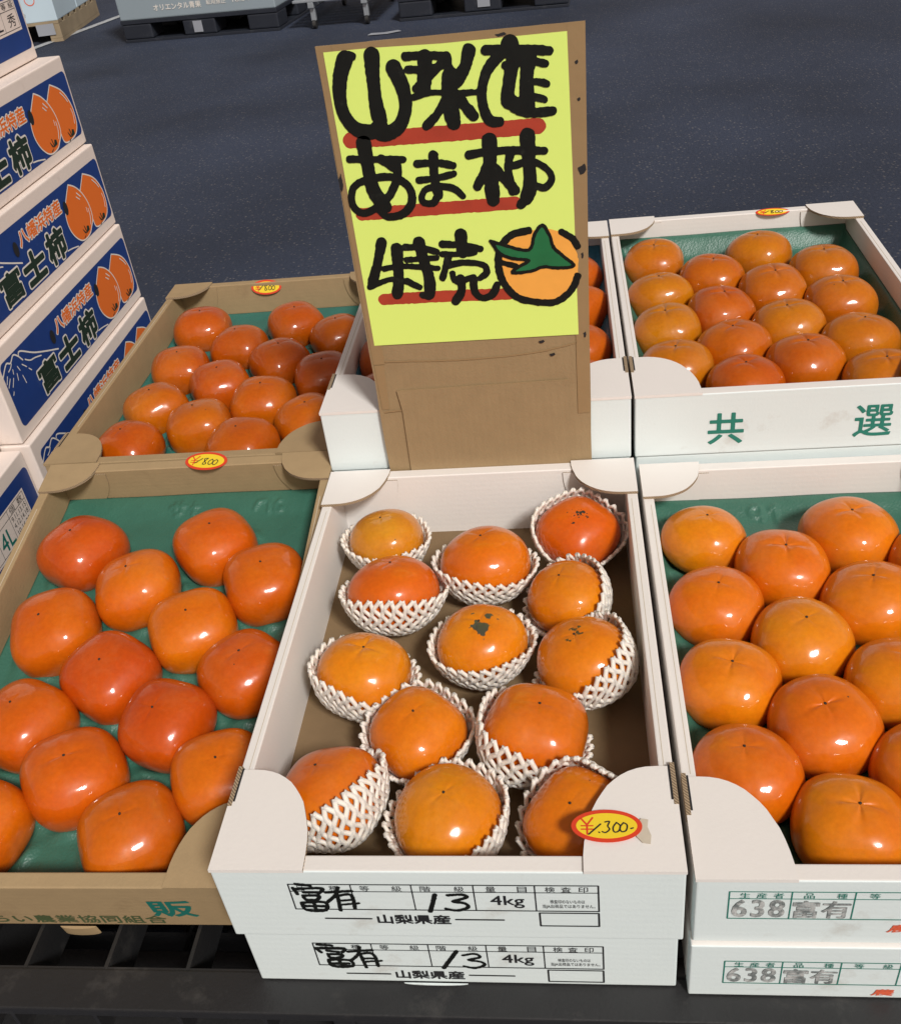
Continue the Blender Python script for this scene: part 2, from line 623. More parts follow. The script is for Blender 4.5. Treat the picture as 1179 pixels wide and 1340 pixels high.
def field_mesh(name, items, cell, rough=0.0, seed=1):
    """items: ('s', width, pts) strokes, ('p', 0, pts) filled shapes; returns a clean flat mesh in XY"""
    xs = [p[0] for it in items for p in it[2]]
    ys = [p[1] for it in items for p in it[2]]
    pad = max([it[1] for it in items]) / 2 + cell * 3

    def fn(X, Y):
        F = np.full(X.shape, 1e9)
        for it in items:
            if it[0] == 'p':
                F = np.minimum(F, poly_sdf(X, Y, it[2]))
            else:
                P = smooth_pts(it[2])
                n = len(P) - 1
                if it[0] == 't' and n < 6:
                    P = [tuple(np.array(P[min(int(q * n / 6.0), n - 1)]) * (1 - (q * n / 6.0 - min(int(q * n / 6.0), n - 1)))
                               + np.array(P[min(int(q * n / 6.0), n - 1) + 1]) * (q * n / 6.0 - min(int(q * n / 6.0), n - 1)))
                         for q in range(7)]
                    n = 6
                for k, (a, b) in enumerate(zip(P[:-1], P[1:])):
                    w2 = it[1] / 2
                    if it[0] == 't':    # brush stroke: pressed at the start, lighter through the middle, lifted at the end
                        u = (k + 0.5) / n
                        w2 *= 1.10 - 0.34 * math.sin(math.pi * min(1, u * 1.15)) ** 1.5 * 0.55 - 0.22 * max(0, u - 0.8) / 0.2
                    F = np.minimum(F, seg_dist(X, Y, a, b) - w2)
        return F
    return grid_mesh(name, min(xs) - pad, max(xs) + pad, min(ys) - pad, max(ys) + pad, cell, fn, rough, seed)


def grid_mesh(name, x0, x1, y0, y1, cell, fn, rough=0.0, seed=1):
    """marching squares over the signed field fn"""
    nx, ny = int((x1 - x0) / cell) + 2, int((y1 - y0) / cell) + 2
    gx, gy = x0 + np.arange(nx) * cell, y0 + np.arange(ny) * cell
    X, Y = np.meshgrid(gx, gy, indexing='ij')
    F = fn(X, Y)
    if rough > 0:
        rs = np.random.RandomState(seed)
        nz = rs.rand(nx // 3 + 3, ny // 3 + 3)
        ix, iy = np.arange(nx) / 3.0, np.arange(ny) / 3.0
        i0, j0 = ix.astype(int), iy.astype(int)
        fx, fy = (ix - i0)[:, None], (iy - j0)[None, :]
        N = (nz[i0][:, j0] * (1 - fx) * (1 - fy) + nz[i0 + 1][:, j0] * fx * (1 - fy)
             + nz[i0][:, j0 + 1] * (1 - fx) * fy + nz[i0 + 1][:, j0 + 1] * fx * fy)
        F = F + (N - 0.5) * rough
    F[np.abs(F) < 1e-9] = 1e-9
    ins = F < 0
    full = ins[:-1, :-1] & ins[1:, :-1] & ins[:-1, 1:] & ins[1:, 1:]
    anyc = ins[:-1, :-1] | ins[1:, :-1] | ins[:-1, 1:] | ins[1:, 1:]
    V, Fa, key = [], [], {}

    def vid(x, y):
        k = (round(x * 1e7), round(y * 1e7))
        if k not in key:
            key[k] = len(V)
            V.append((x, y, 0.0))
        return key[k]
    for j in range(ny - 1):
        i = 0
        while i < nx - 1:
            if full[i, j]:
                k = i
                while k < nx - 1 and full[k, j]:
                    k += 1
                Fa.append([vid(gx[i], gy[j]), vid(gx[k], gy[j]), vid(gx[k], gy[j + 1]), vid(gx[i], gy[j + 1])])
                i = k
                continue
            if anyc[i, j]:
                C = [(i, j), (i + 1, j), (i + 1, j + 1), (i, j + 1)]
                poly = []
                for q in range(4):
                    a, b = C[q], C[(q + 1) % 4]
                    fa, fb = F[a], F[b]
                    if fa < 0:
                        poly.append((gx[a[0]], gy[a[1]]))
                    if (fa < 0) != (fb < 0):
                        t = fa / (fa - fb)
                        poly.append((gx[a[0]] + (gx[b[0]] - gx[a[0]]) * t, gy[a[1]] + (gy[b[1]] - gy[a[1]]) * t))
                if len(poly) >= 3:
                    ids = []
                    for p in poly:
                        v = vid(*p)
                        if v not in ids:
                            ids.append(v)
                    if len(ids) >= 3:
                        Fa.append(ids)
            i += 1
    me = bpy.data.meshes.new(name)
    me.from_pydata(V, [], Fa)
    me.update()
    return me


def basis(o, ux, uy):
    """matrix that puts local X along ux, local Y along uy, origin at o"""
    ux, uy = Vector(ux).normalized(), Vector(uy).normalized()
    uz = ux.cross(uy)
    m = Matrix((ux, uy, uz)).transposed().to_4x4()
    m.translation = Vector(o)
    return m


def put(name, me, m, parent, mtx):
    o = link(name, me, m, parent)
    o.matrix_local = mtx
    return o


TXT = {}


def text_mesh(body, bold=0.0, spacing=1.0):
    k = (body, bold, spacing)
    if k in TXT:
        return TXT[k]
    c = bpy.data.curves.new('lettering', 'FONT')
    c.body = body
    c.resolution_u = 3
    c.offset = bold
    c.space_character = spacing
    o = bpy.data.objects.new('lettering', c)
    COL.objects.link(o)
    dg = bpy.context.evaluated_depsgraph_get()
    me = bpy.data.meshes.new_from_object(o.evaluated_get(dg))
    bpy.data.objects.remove(o)
    me.materials.clear()
    n = len(me.vertices)
    co = np.zeros(n * 3)
    me.vertices.foreach_get('co', co)
    TXT[k] = (me, co.reshape(-1, 3))
    return TXT[k]


def fit_text(body, x0, y0, x1, y1, bold=0.0, shear=0.0, spacing=1.0):
    """flat lettering fitted into the rectangle (local XY); bold = stroke growth as a share of the height"""
    me0, co = text_mesh(body, 0.0, spacing)
    mn, mx = co.min(0), co.max(0)
    P = co.copy()
    P[:, 0] = x0 + (co[:, 0] - mn[0]) / (mx[0] - mn[0]) * (x1 - x0)
    P[:, 1] = y0 + (co[:, 1] - mn[1]) / (mx[1] - mn[1]) * (y1 - y0)
    P[:, 0] += shear * (P[:, 1] - y0)
    P[:, 2] = 0
    if bold <= 0:
        me = me0.copy()
        me.vertices.foreach_set('co', P.ravel())
        me.update()
        return me
    cnt = {}
    for f in me0.polygons:
        for e in f.edge_keys:
            cnt[e] = cnt.get(e, 0) + 1
    E = [(P[a][:2], P[b][:2]) for (a, b), c in cnt.items() if c == 1]
    g = bold * (y1 - y0)
    cell = max((y1 - y0) / 46, 0.00025)
    pad = g + 3 * cell
    return grid_mesh('lettering', P[:, 0].min() - pad, P[:, 0].max() + pad, P[:, 1].min() - pad, P[:, 1].max() + pad, cell,
                     lambda X, Y: edges_sdf(X, Y, E) - g)


def edges_sdf(X, Y, E):
    d = np.full(X.shape, 1e9)
    ins = np.zeros(X.shape, bool)
    for a, b in E:
        d = np.minimum(d, seg_dist(X, Y, a, b))
        c = ((a[1] > Y) != (b[1] > Y)) & (X < (b[0] - a[0]) * (Y - a[1]) / (b[1] - a[1] + 1e-15) + a[0])
        ins ^= c
    return np.where(ins, -d, d)


def join_flat(name, parts):
    """join flat meshes (never overlapping ones) into one"""
    bm = bmesh.new()
    for p in parts:
        bm.from_mesh(p)
    me = bpy.data.meshes.new(name)
    bm.to_mesh(me)
    bm.free()
    return me


def frame_lines(rects_and_lines, wd):
    """rects (x0,y0,x1,y1) as outlines and lines (x0,y0,x1,y1,'l') as one clean print mesh"""
    its = []
    for r in rects_and_lines:
        if len(r) == 5:
            its.append(('s', wd, [(r[0], r[1]), (r[2], r[3])]))
        else:
            x0, y0, x1, y1 = r
            for a, b in (((x0, y0), (x1, y0)), ((x1, y0), (x1, y1)), ((x1, y1), (x0, y1)), ((x0, y1), (x0, y0))):
                its.append(('s', wd, [a, b]))
    return its


# ---------------------------------------------------------------- persimmons
RZ = 0.77      # half height / half width


def fruit_r(th, ph, v):
    """surface point of a unit-width persimmon; th from the apex down, ph round"""
    n = v['n']
    m = v['m']
    s, c = abs(math.sin(th)), math.cos(th)
    rr = (s ** n + (abs(c) / RZ) ** n) ** (-1.0 / n)
    q = (abs(math.cos(ph + v['a'])) ** m + abs(math.sin(ph + v['a'])) ** m) ** (-1.0 / m)
    q = q / ((1 + 2 ** (0.5 - 1 / m)) / 2)
    x = rr * s * (1 + (q - 1) * min(1, s * 1.3))
    z = rr * c
    # shoulders, dimple and the shallow seams that meet at the tip
    if c > 0:
        z -= v['dim'] * math.exp(-(x / 0.16) ** 2)
        lob = (0.5 + 0.5 * math.cos(4 * (ph + v['a']) + v['lp'])) ** 6
        env = math.exp(-((x - 0.22) / 0.20) ** 2)
        z -= v['lob'] * lob * env
    else:
        z += 0.10 * math.exp(-(x / 0.35) ** 2)
    x *= 1 + 0.022 * math.sin(2 * ph + v['e']) + 0.014 * math.sin(3 * ph + 2.3 * v['e']) * s
    z *= 1 + 0.03 * math.sin(ph + v['e'] * 1.7) * s
    return x * math.cos(ph), x * math.sin(ph), z


VARS = [
    dict(n=2.45, m=2.85, a=0.3, dim=0.012, lob=0.006, lp=0.0, e=0.4),
    dict(n=2.25, m=2.8, a=1.1, dim=0.020, lob=0.010, lp=0.3, e=1.9),
    dict(n=2.45, m=2.7, a=0.7, dim=0.010, lob=0.004, lp=0.0, e=3.3),
    dict(n=2.30, m=2.3, a=0.2, dim=0.045, lob=0.024, lp=0.0, e=2.2),
    dict(n=2.28, m=2.35, a=0.9, dim=0.055, lob=0.032, lp=0.2, e=5.0),
    dict(n=2.25, m=2.2, a=0.5, dim=0.035, lob=0.018, lp=0.0, e=4.1),
    dict(n=2.20, m=2.08, a=0.4, dim=0.022, lob=0.012, lp=0.0, e=0.9),
    dict(n=2.50, m=2.8, a=0.5, dim=0.006, lob=0.003, lp=0.5, e=5.6),
    dict(n=2.28, m=2.7, a=1.3, dim=0.030, lob=0.014, lp=0.2, e=2.8),
    dict(n=2.35, m=2.3, a=0.1, dim=0.050, lob=0.026, lp=0.6, e=1.3),
    dict(n=2.22, m=2.5, a=0.8, dim=0.040, lob=0.036, lp=0.1, e=3.9),
]


def fruit_mesh(v, nu=64, nv=36):
    V, F = [(0, 0, fruit_r(0.0001, 0, v)[2])], []
    for j in range(1, nv):
        th = math.pi * j / nv
        for i in range(nu):
            V.append(fruit_r(th, 2 * math.pi * i / nu, v))
    V.append((0, 0, fruit_r(math.pi - 0.0001, 0, v)[2]))
    last = len(V) - 1
    for i in range(nu):
        k = (i + 1) % nu
        F.append((0, 1 + i, 1 + k))
        for j in range(nv - 2):
            a = 1 + j * nu
            F.append((a + i, a + nu + i, a + nu + k, a + k))
        a = 1 + (nv - 2) * nu
        F.append((last, a + k, a + i))
    S = 0.042
    V = [(x * S, y * S, z * S) for x, y, z in V]
    me = bpy.data.meshes.new('persimmon')
    me.from_pydata(V, [], F)
    me.polygons.foreach_set('use_smooth', [True] * len(F))
    me.update()
    return me, V[0][2]


FRUIT = [fruit_mesh(v) for v in VARS]
FRUIT_STAIN = {}


def tip_mesh():
    bm = bmesh.new()
    bmesh.ops.create_icosphere(bm, subdivisions=1, radius=1)
    for vtx in bm.verts:
        vtx.co = Vector((vtx.co.x * 0.0014, vtx.co.y * 0.0012, vtx.co.z * 0.0009))
    me = bpy.data.meshes.new('blossom_tip')
    bm.to_mesh(me)
    bm.free()
    me.materials.append(M['tip'])
    return me


TIP = tip_mesh()
ORANGE = dict(orange=(0.70, 0.175, 0.003), deep=(0.65, 0.130, 0.003), red=(0.58, 0.090, 0.003), amber=(0.71, 0.225, 0.004),
              yellow=(0.64, 0.280, 0.012))


def hue_shift(c, rnd):
    k = 1 + rnd.uniform(-0.08, 0.08)
    return (c[0] * (0.97 + 0.05 * rnd.random()), c[1] * k, c[2], 1)


def fruit(loc, r, label, hue='orange', var=0, yaw=0.0, lean=(0, 0), skin='skin', group='persimmons', base=None, tall=1.0, tone=1.0):
    """loc = centre; lean = (dx, dy) in degrees the apex tips towards +x, +y"""
    me, top = FRUIT[var]
    key = (var, skin)
    if key not in FRUIT_STAIN:
        m2 = me.copy()
        m2.materials.append(M[skin])
        FRUIT_STAIN[key] = m2
    o = bpy.data.objects.new('persimmon', FRUIT_STAIN[key])
    COL.objects.link(o)
    R = Euler((rad(-lean[1]), rad(lean[0]), 0)).to_matrix() @ Matrix.Rotation(yaw, 3, 'Z')
    if base is not None:
        R = base @ R
    s = r / 0.042
    o.matrix_world = Matrix.LocRotScale(Vector(loc), R.to_quaternion(), Vector((s, s, s * tall)))
    c_ = hue_shift(ORANGE[hue], RNG)
    o.color = (c_[0] * tone, c_[1] * tone, c_[2] * tone, 1)  # in the rear row tone puts the light falloff into the colour
    tag(o, label, 'persimmon', group)
    t = bpy.data.objects.new('blossom_tip', TIP)
    COL.objects.link(t)
    t.parent = o
    t.location = (0, 0, top + 0.0003)
    return o


# ---------------------------------------------------------------- open cardboard boxes
def flap_pts(w_, d_, n=14, straight=0.18):
    """quarter-round corner flap: corner at 0,0, along +x by w_, along +y by d_"""
    P = [(0, 0), (w_, 0)]
    for k in range(1, n + 1):
        a = (math.pi / 2) * k / n
        P.append((w_ * (straight + (1 - straight) * math.cos(a) ** 0.9) if k < n else w_ * straight,
                  d_ * math.sin(a) ** 0.9))
    P.append((0, d_))
    return P


def open_box(label, cat_group, loc, w, l, h, outer, inner, floor, rot=(0, 0, 0), flap=(0.068, 0.085, 0.064, 0.060),
             ts=0.0105, tf=0.0135, flaps=True, name='fruit_box'):
    """origin = front left bottom corner. flap = (front w, front d, back w, back d)"""
    o = thing(name, label, 'box', loc, rot, cat_group)
    o2 = [inner, M['edge']]
    link('bottom_panel', box_mesh(ts * 0.5, w - ts * 0.5, tf * 0.5, l - tf * 0.5, 0.0, 0.004), floor, o)
    fb = box_mesh(0, w, 0, tf, 0, h, 0.0016, 3)
    fb.normal_update()
    for f in fb.faces:       # rim and inside take the card copy with warm light painted in
        if f.normal.z > 0.75 or f.normal.y > 0.5:
            f.material_index = 1
    link('front_wall', fb, [outer, inner], o)
    link('back_wall', box_mesh(0, w, l - tf, l, 0, h, 0.0014, 3), inner, o)
    for x0, x1 in ((0, ts), (w - ts, w)):
        link('side_wall', box_mesh(x0, x1, tf + 0.0004, l - tf - 0.0004, 0, h - 0.0012, 0.0011, 2), inner, o)
        # score line of the double wall, seen on the rim
        xm = x0 + ts * (0.62 if x0 < w / 2 else 0.38)
        link('rim_seam', box_mesh(xm - 0.0003, xm + 0.0003, 0.09, l - 0.07, h - 0.0013, h - 0.00105), M['torn'], o)
    if flaps:
        fw, fd, bw, bd = flap
        rn = random.Random(int(loc[0] * 1000) + 3)
        for sx, sy, a, b in ((0, 0, fw, fd), (1, 0, fw, fd), (0, 1, bw, bd), (1, 1, bw, bd)):
            P = [(x * (1 + rn.uniform(-.006, .006)), y) for x, y in flap_pts(a, b)]
            Q = [((w - x) if sx else x, (l - y) if sy else y) for x, y in P]
            if sx != sy:
                Q = Q[::-1]
            bm = bmesh.new()
            e_ = 0.0005
            Q = [(x + (e_ if x > w - 1e-5 else (-e_ if x < 1e-5 else 0)), y + (e_ if y > l - 1e-5 else (-e_ if y < 1e-5 else 0))) for x, y in Q]
            prism(bm, Q, h - 0.0011, h + 0.0020, 1)
            bm.normal_update()
            for f in bm.faces:      # folded (not cut) along the outer edges
                c = f.calc_center_median()
                if abs(f.normal.z) < 0.5 and ((sy == 0 and c.y < 1e-4) or (sy == 1 and c.y > l - 1e-4)):
                    f.material_index = 0
            bm.normal_update()
            link('corner_flap', bm, o2, o)
            if sy:   # the wing folded down against the back wall
                P2 = flap_pts(a * 0.98, h * 0.78, straight=0.1)
                bm = bmesh.new()
                Q2 = [((w - ts - x) if sx else ts + x, h - 0.003 - z) for x, z in P2]
                if sx:
                    Q2 = Q2[::-1]
                prism(bm, Q2, 0, 0.0012, 1)
                fl = link('folded_wing', bm, [inner, M['edge']], o)
                fl.matrix_local = basis((0, l - tf - 0.0004, 0), (1, 0, 0), (0, 0, 1))
        # cut edge of the flap tab, and a black strip painting the gap's shade
        for x0 in (-0.0008, w - 0.0026):
            link('tab_slot', box_mesh(x0, x0 + 0.0034, fd - 0.034, fd + 0.003, h - 0.006, h + 0.0024), M['edge'], o)
            link('tab_gap_shade', box_mesh(x0 + (0.0036 if x0 < 0 else -0.0016), x0 + (0.0050 if x0 < 0 else -0.0002), fd - 0.030, fd + 0.001, h - 0.002, h + 0.0023), M['ink_black'], o)
    return o


def front_print(box, name, me, m, lift=0.0004):
    """put a flat XY mesh on the box front (x right, y up from the box bottom)"""
    return put(name, me, m, box, basis((0, -lift, 0), (1, 0, 0), (0, 0, 1)))


def price_sticker(box, cx, cy, z, a, b, body, mtx=None, big=False, seed=1):
    """oval yellow price sticker with red rim"""
    ell = lambda ka, kb, n=40: [(ka * math.cos(2 * math.pi * i / n), kb * math.sin(2 * math.pi * i / n)) for i in range(n)]
    bm = bmesh.new()
    prism(bm, ell(a, b), 0, 0.0003)
    par = link('price_sticker', bm, M['sticker_red'], box)
    par.matrix_local = mtx if mtx is not None else basis((cx, cy, z), (1, 0, 0), (0, 1, 0))
    bm = bmesh.new()
    prism(bm, ell(a * 0.86, b * 0.77), 0.0003, 0.00045)
    link('yellow_oval', bm, M['sticker_yellow'], par)
    k = a / 0.0245
    yen = [('s', .0013, [(-.0175, .0055), (-.0135, .0005)]), ('s', .0013, [(-.0095, .0060), (-.0135, .0005)]),
           ('s', .0013, [(-.0135, .0005), (-.0135, -.0065)]), ('s', .0010, [(-.0175, -.0002), (-.0095, -.0002)]),
           ('s', .0010, [(-.0175, -.0028), (-.0095, -.0028)])]
    if body == '300':
        blk = [('s', .0011, [(-.0125, -.0068), (-.0040, .0010)]), ('s', .0010, [(-.0055, -.0052), (-.0050, -.0055)]),
               ('s', .0010, [(-.0010, .0025), (.0022, .0030), (.0008, -.0005), (.0020, -.0030), (-.0008, -.0055), (-.0032, -.0048)]),
               ('s', .0010, [(.0070, .0022), (.0045, -.0015), (.0050, -.0050), (.0080, -.0045), (.0095, -.0005), (.0070, .0022)]),
               ('s', .0010, [(.0118, .0020), (.0092, -.0015), (.0100, -.0048), (.0132, -.0040), (.0142, .0002), (.0118, .0020)]),
               ('s', .0010, [(.0165, -.0025), (.0182, -.0020)])]
    else:
        blk = [('s', .0011, [(-.0120, -.0040), (-.0050, .0030)]),
               ('s', .0010, [(.0015, .0035), (-.0025, .0028), (-.0010, -.0010), (.0012, -.0040), (-.0022, -.0052), (-.0020, -.0018), (.0015, .0035)]),
               ('s', .0010, [(.0065, .0025), (.0035, -.0010), (.0045, -.0048), (.0075, -.0040), (.0085, .0000), (.0065, .0025)]),
               ('s', .0010, [(.0118, .0020), (.0088, -.0012), (.0100, -.0050), (.0130, -.0040), (.0140, .0002), (.0118, .0020)])]
    ky = b / 0.0126
    sc_ = lambda L: [(q[0], q[1] * k, [(p[0] * k, p[1] * ky) for p in q[2]]) for q in L]
    y = link('yen_sign', field_mesh('yen_sign', sc_(yen), 0.00035), M['sticker_red'], par)
    y.location.z = 0.0006
    t = link('handwritten_price', field_mesh('handwritten_price', sc_(blk), 0.00035), M['ink_black'], par)
    t.location.z = 0.0008
    return par



# ---------------------------------------------------------------- foam nets
def foam_net(loc, r, var, yaw, lean, label, phi0=0.0, amp=0.25, rim=0.0, cells=28):
    """diamond foam net sleeve round the lower part of a persimmon; its rim is highest towards phi0"""
    v = VARS[var]
    R = Euler((rad(-lean[1]), rad(lean[0]), 0)).to_matrix()
    th_bot = rad(168)
    verts, faces = [], []
    rn = random.Random(int(loc[0] * 9999))
    ns = 40          # steps along a strand
    turns = 11      # cells crossed from bottom to rim
    wob = [rn.uniform(-1, 1) for _ in range(6)]

    def surf(ph, s, lift):
        # rim polar angle depends on the direction
        phw = ph
        th_rim = rad(82) - rim - amp * math.cos(phw - phi0) + 0.03 * math.sin(3 * phw + wob[0] * 3)
        th = th_bot + (th_rim - th_bot) * s
        x, y, z = fruit_r(th, ph - yaw, v)
        c, s_ = math.cos(yaw), math.sin(yaw)
        x, y = c * x - s_ * y, s_ * x + c * y
        p = Vector((x, y, z)) * r
        n = Vector((x, y, z * 1.6)).normalized()
        fl = 0.0052 * max(0.0, (s - 0.72) / 0.28) ** 1.5 + 0.0008 * math.sin(5 * ph + wob[1] * 6) * s
        return p + n * (0.0022 + fl + lift), n
    for fam in (-1, 1):
        for i in range(cells):
            ph0 = 2 * math.pi * i / cells
            ring = []
            for k in range(ns + 1):
                s = k / ns
                cell = s * turns
                # zigzag strand: touches the neighbour strand at every node
                ph = ph0 + fam * (math.pi / cells) * (1 - 2 * abs((cell / 2.0) % 1.0 - 0.5)) * 2 * 0.5
                ph += 0.03 * math.sin(2.2 * cell + wob[2] * 5)
                node = abs((cell) % 1.0 - 0.0)
                node = min(node, 1 - node)
                nodef = math.exp(-(node / 0.16) ** 2)
                p, n = surf(ph, s, 0.0004 * nodef)
                ring.append((p, n, 0.0020 + 0.0005 * nodef))
            base = len(verts)
            m = 6
            for k, (p, n, rr) in enumerate(ring):
                a = ring[min(k + 1, ns)][0] - ring[max(k - 1, 0)][0]
                a.normalize()
                b = n.cross(a).normalized()
                for q in range(m):
                    t = 2 * math.pi * q / m
                    w_ = p + b * (math.cos(t) * rr * 1.12) + n * (math.sin(t) * rr * 0.9)
                    verts.append(tuple(R @ w_))
            for k in range(ns):
                for q in range(m):
                    a0 = base + k * m + q
                    a1 = base + k * m + (q + 1) % m
                    faces.append((a0, a1, a1 + m, a0 + m))
            e = base + ns * m
            faces.append(tuple(e + q for q in range(m)))
            faces.append(tuple(base + m - 1 - q for q in range(m)))
    me = bpy.data.meshes.new('foam_net')
    me.from_pydata(verts, [], faces)
    me.polygons.foreach_set('use_smooth', [True] * len(faces))
    me.update()
    o = link('foam_net', me, M['net'], None, loc)
    return tag(o, label, 'foam net', 'white foam nets round the persimmons')


# ---------------------------------------------------------------- foam trays
def foam_tray(label, m, w, l, cups, mtx, lip=0.036, back=0.032, side=0.014, front=0.012, digits=None, cr=0.041):
    st = 0.0022
    nx, ny = int(w / st), int(l / st)
    x = np.linspace(0, w, nx)
    y = np.linspace(0, l, ny)
    X, Y = np.meshgrid(x, y, indexing='ij')
    rs = np.random.RandomState(int(w * 1e5) % 999 + len(cups))
    Z = np.full(X.shape, 0.0175)
    for cx, cy in cups:
        d = np.hypot(X - cx, Y - cy)
        Z = np.minimum(Z, 0.0030 + 0.0135 * np.clip(d / cr, 0, 1.25) ** 2.4)
    # knobbly rim round every cup
    rib = np.zeros(X.shape)
    for q, (cx, cy) in enumerate(cups):
        d = np.hypot(X - cx, Y - cy)
        an = np.arctan2(Y - cy, X - cx)
        rib = np.maximum(rib, np.exp(-((d - 0.0465) / 0.0055) ** 2) * (0.55 + 0.45 * np.cos(8 * an + q)))
    Z += 0.0048 * rib

    def ramp(d, wid):
        t = np.clip(1 - d / wid, 0, 1)
        return t * t * (3 - 2 * t)
    rise = np.maximum(ramp(l - Y, back), np.maximum(ramp(X, side), ramp(w - X, side)) * 0.8)
    rise = np.maximum(rise, ramp(Y, front) * 0.7)
    Z = Z * (1 - rise) + lip * rise
    Z += 0.0006 * np.sin(X * 37 + 1) * np.sin(Y * 31)
    if digits:
        its, dx, dy = digits
        D = np.full(X.shape, 1e9)
        for q in its:
            for a, b in zip(q[:-1], q[1:]):
                D = np.minimum(D, seg_dist(X, Y, (a[0] * 1.2 + dx, a[1] * 1.2 + dy), (b[0] * 1.2 + dx, b[1] * 1.2 + dy)))
        Z += 0.0024 * np.clip(1.2 - D / 0.0026, 0, 1)
    V = np.stack([X, Y, Z], -1).reshape(-1, 3)
    idx = np.arange(nx * ny).reshape(nx, ny)
    F = np.stack([idx[:-1, :-1], idx[1:, :-1], idx[1:, 1:], idx[:-1, 1:]], -1).reshape(-1, 4)
    n = len(V)
    V2 = V.copy()
    V2[:, 2] -= 0.0014
    F2 = F[:, ::-1] + n
    rim = list(idx[:, 0]) + list(idx[-1, 1:]) + list(idx[-2::-1, -1]) + list(idx[0, -2:0:-1])
    R = [(rim[k], rim[k - 1], rim[k - 1] + n, rim[k] + n) for k in range(len(rim))]
    me = bpy.data.meshes.new('foam_tray')
    me.from_pydata(np.vstack([V, V2]).tolist(), [], F.tolist() + F2.tolist() + R)
    me.polygons.foreach_set('use_smooth', [True] * len(me.polygons))
    me.update()
    o = link('foam_tray', me, m)
    o.matrix_world = mtx
    return tag(o, label, 'foam tray', 'moulded foam trays in the fruit boxes')


ORD = ['first', 'second', 'third', 'fourth', 'fifth']


def fill_box(cells, where, z, mtx, pool, hues, lean_amt=5, base=None, seed=1, rs=1.05, tone=1.0, rs_free=True):
    """cells: {column: [(x, y, r), ... from the back]}"""
    rn = random.Random(seed)
    for ci, col in enumerate(cells):
        for ri, (x, y, r) in enumerate(col):
            hue = hues[(ci * 5 + ri * 3 + seed) % len(hues)]
            word = dict(orange='orange', deep='dark orange', red='reddish', amber='light orange', yellow='yellowish')[hue]
            lab = '%s persimmon in %s, %s column from left, %s from back' % (word, where, ORD[ci], ORD[ri])
            p = mtx @ Vector((x, y, z))
            fruit(p, r * rs, lab, hue, pool[rn.randrange(len(pool))], rn.uniform(0, 6.28) if rs_free else -VARS[pool[0]]['a'] + rn.uniform(-0.5, 0.5),
                  (rn.uniform(-lean_amt, lean_amt), rn.uniform(-lean_amt, lean_amt)), base=base, tone=tone,
                  group='persimmons in ' + where)


# ================================================================ GROUND
bm = bmesh.new()
bmesh.ops.create_grid(bm, x_segments=2, y_segments=2, size=60)
g = link('ground', bm, M['asphalt'], None, (0, 20, GROUND))
g['kind'] = 'structure'
ln = link('painted_line', box_mesh(-0.035, 0.035, -2.5, 1.3, 0, 0.001), M['line_paint'], None, (-3.17, 8.45, GROUND + 0.004), (0, 0, rad(-13.5)))
ln['kind'] = 'structure'


# ================================================================ PALLETS UNDER THE DISPLAY
def plastic_pallet(x0, x1, y0, y1, z0, h, label, group, cell=0.066, mat_=None):
    m = mat_ or M['black_plastic']
    o = thing('plastic_pallet', label, 'pallet', (x0, y0, z0), group=group)
    W, L = x1 - x0, y1 - y0
    rimw = 0.034
    # deck: rim strips and open cells
    for a, b, c, d in ((0, W, 0, rimw), (0, W, L - rimw, L), (0, 0.04, rimw, L - rimw), (W - 0.04, W, rimw, L - rimw)):
        link('deck_rim', box_mesh(a, b, c, d, h - 0.010, h, 0.0015), m, o)
    nx = int((W - 0.08) / cell)
    bm = bmesh.new()
    for i in range(nx + 1):
        x = 0.04 + (W - 0.08) * i / nx
        bx(bm, x - 0.0016, x + 0.0016, rimw, L - rimw, h - 0.045, h - 0.0006)
    ny = int((L - 2 * rimw) / 0.11)
    for j in range(ny + 1):
        y = rimw + (L - 2 * rimw) * j / ny
        bx(bm, 0.02, W - 0.02, y - 0.002, y + 0.002, h - 0.040, h - 0.0010)
    q = link('deck_grid', bm, m, o)
    q['kind'] = 'stuff'
    for k in range(3):
        x = (0.0, W / 2 - 0.09, W - 0.18)[k]
        for y in (0.004, L / 2 - 0.07, L - 0.144):
            link('foot_block', box_mesh(x + 0.002, x + 0.178, y, y + 0.14, 0.020, h - 0.010, 0.004), m, o)
    # shallow ribs on the front edge between the blocks
    bm = bmesh.new()
    for i in range(nx + 1):
        x = 0.04 + (W - 0.08) * i / nx
        bx(bm, x - 0.0016, x + 0.0016, 0.001, rimw, h - 0.045, h - 0.0102)
    q = link('edge_rib', bm, m, o)
    q['kind'] = 'stuff'
    for y in (0.0, L / 2 - 0.06, L - 0.12):
        link('base_runner', box_mesh(0, W, y, y + 0.12, 0, 0.020, 0.002), m, o)
    return o


PH = 0.14
for k in range(3):
    plastic_pallet(-0.45, 0.75, -0.024, 1.076, GROUND + k * (PH + 0.0003), PH,
                   ['bottom black plastic pallet of the stack under the persimmon boxes, resting on the asphalt',
                    'middle black plastic pallet of the stack under the persimmon boxes',
                    'top black plastic grid pallet directly under the persimmon boxes'][k], 'black plastic pallets under the display')
TOP = GROUND + 3 * PH + 0.0012        # about -0.149

# scuffs worn into the front rim of the top pallet are in its material

# ================================================================ FRUIT BOXES
W_WARM = M['white_warm_lit']
wk = dict(outer=M['white'], inner=W_WARM)

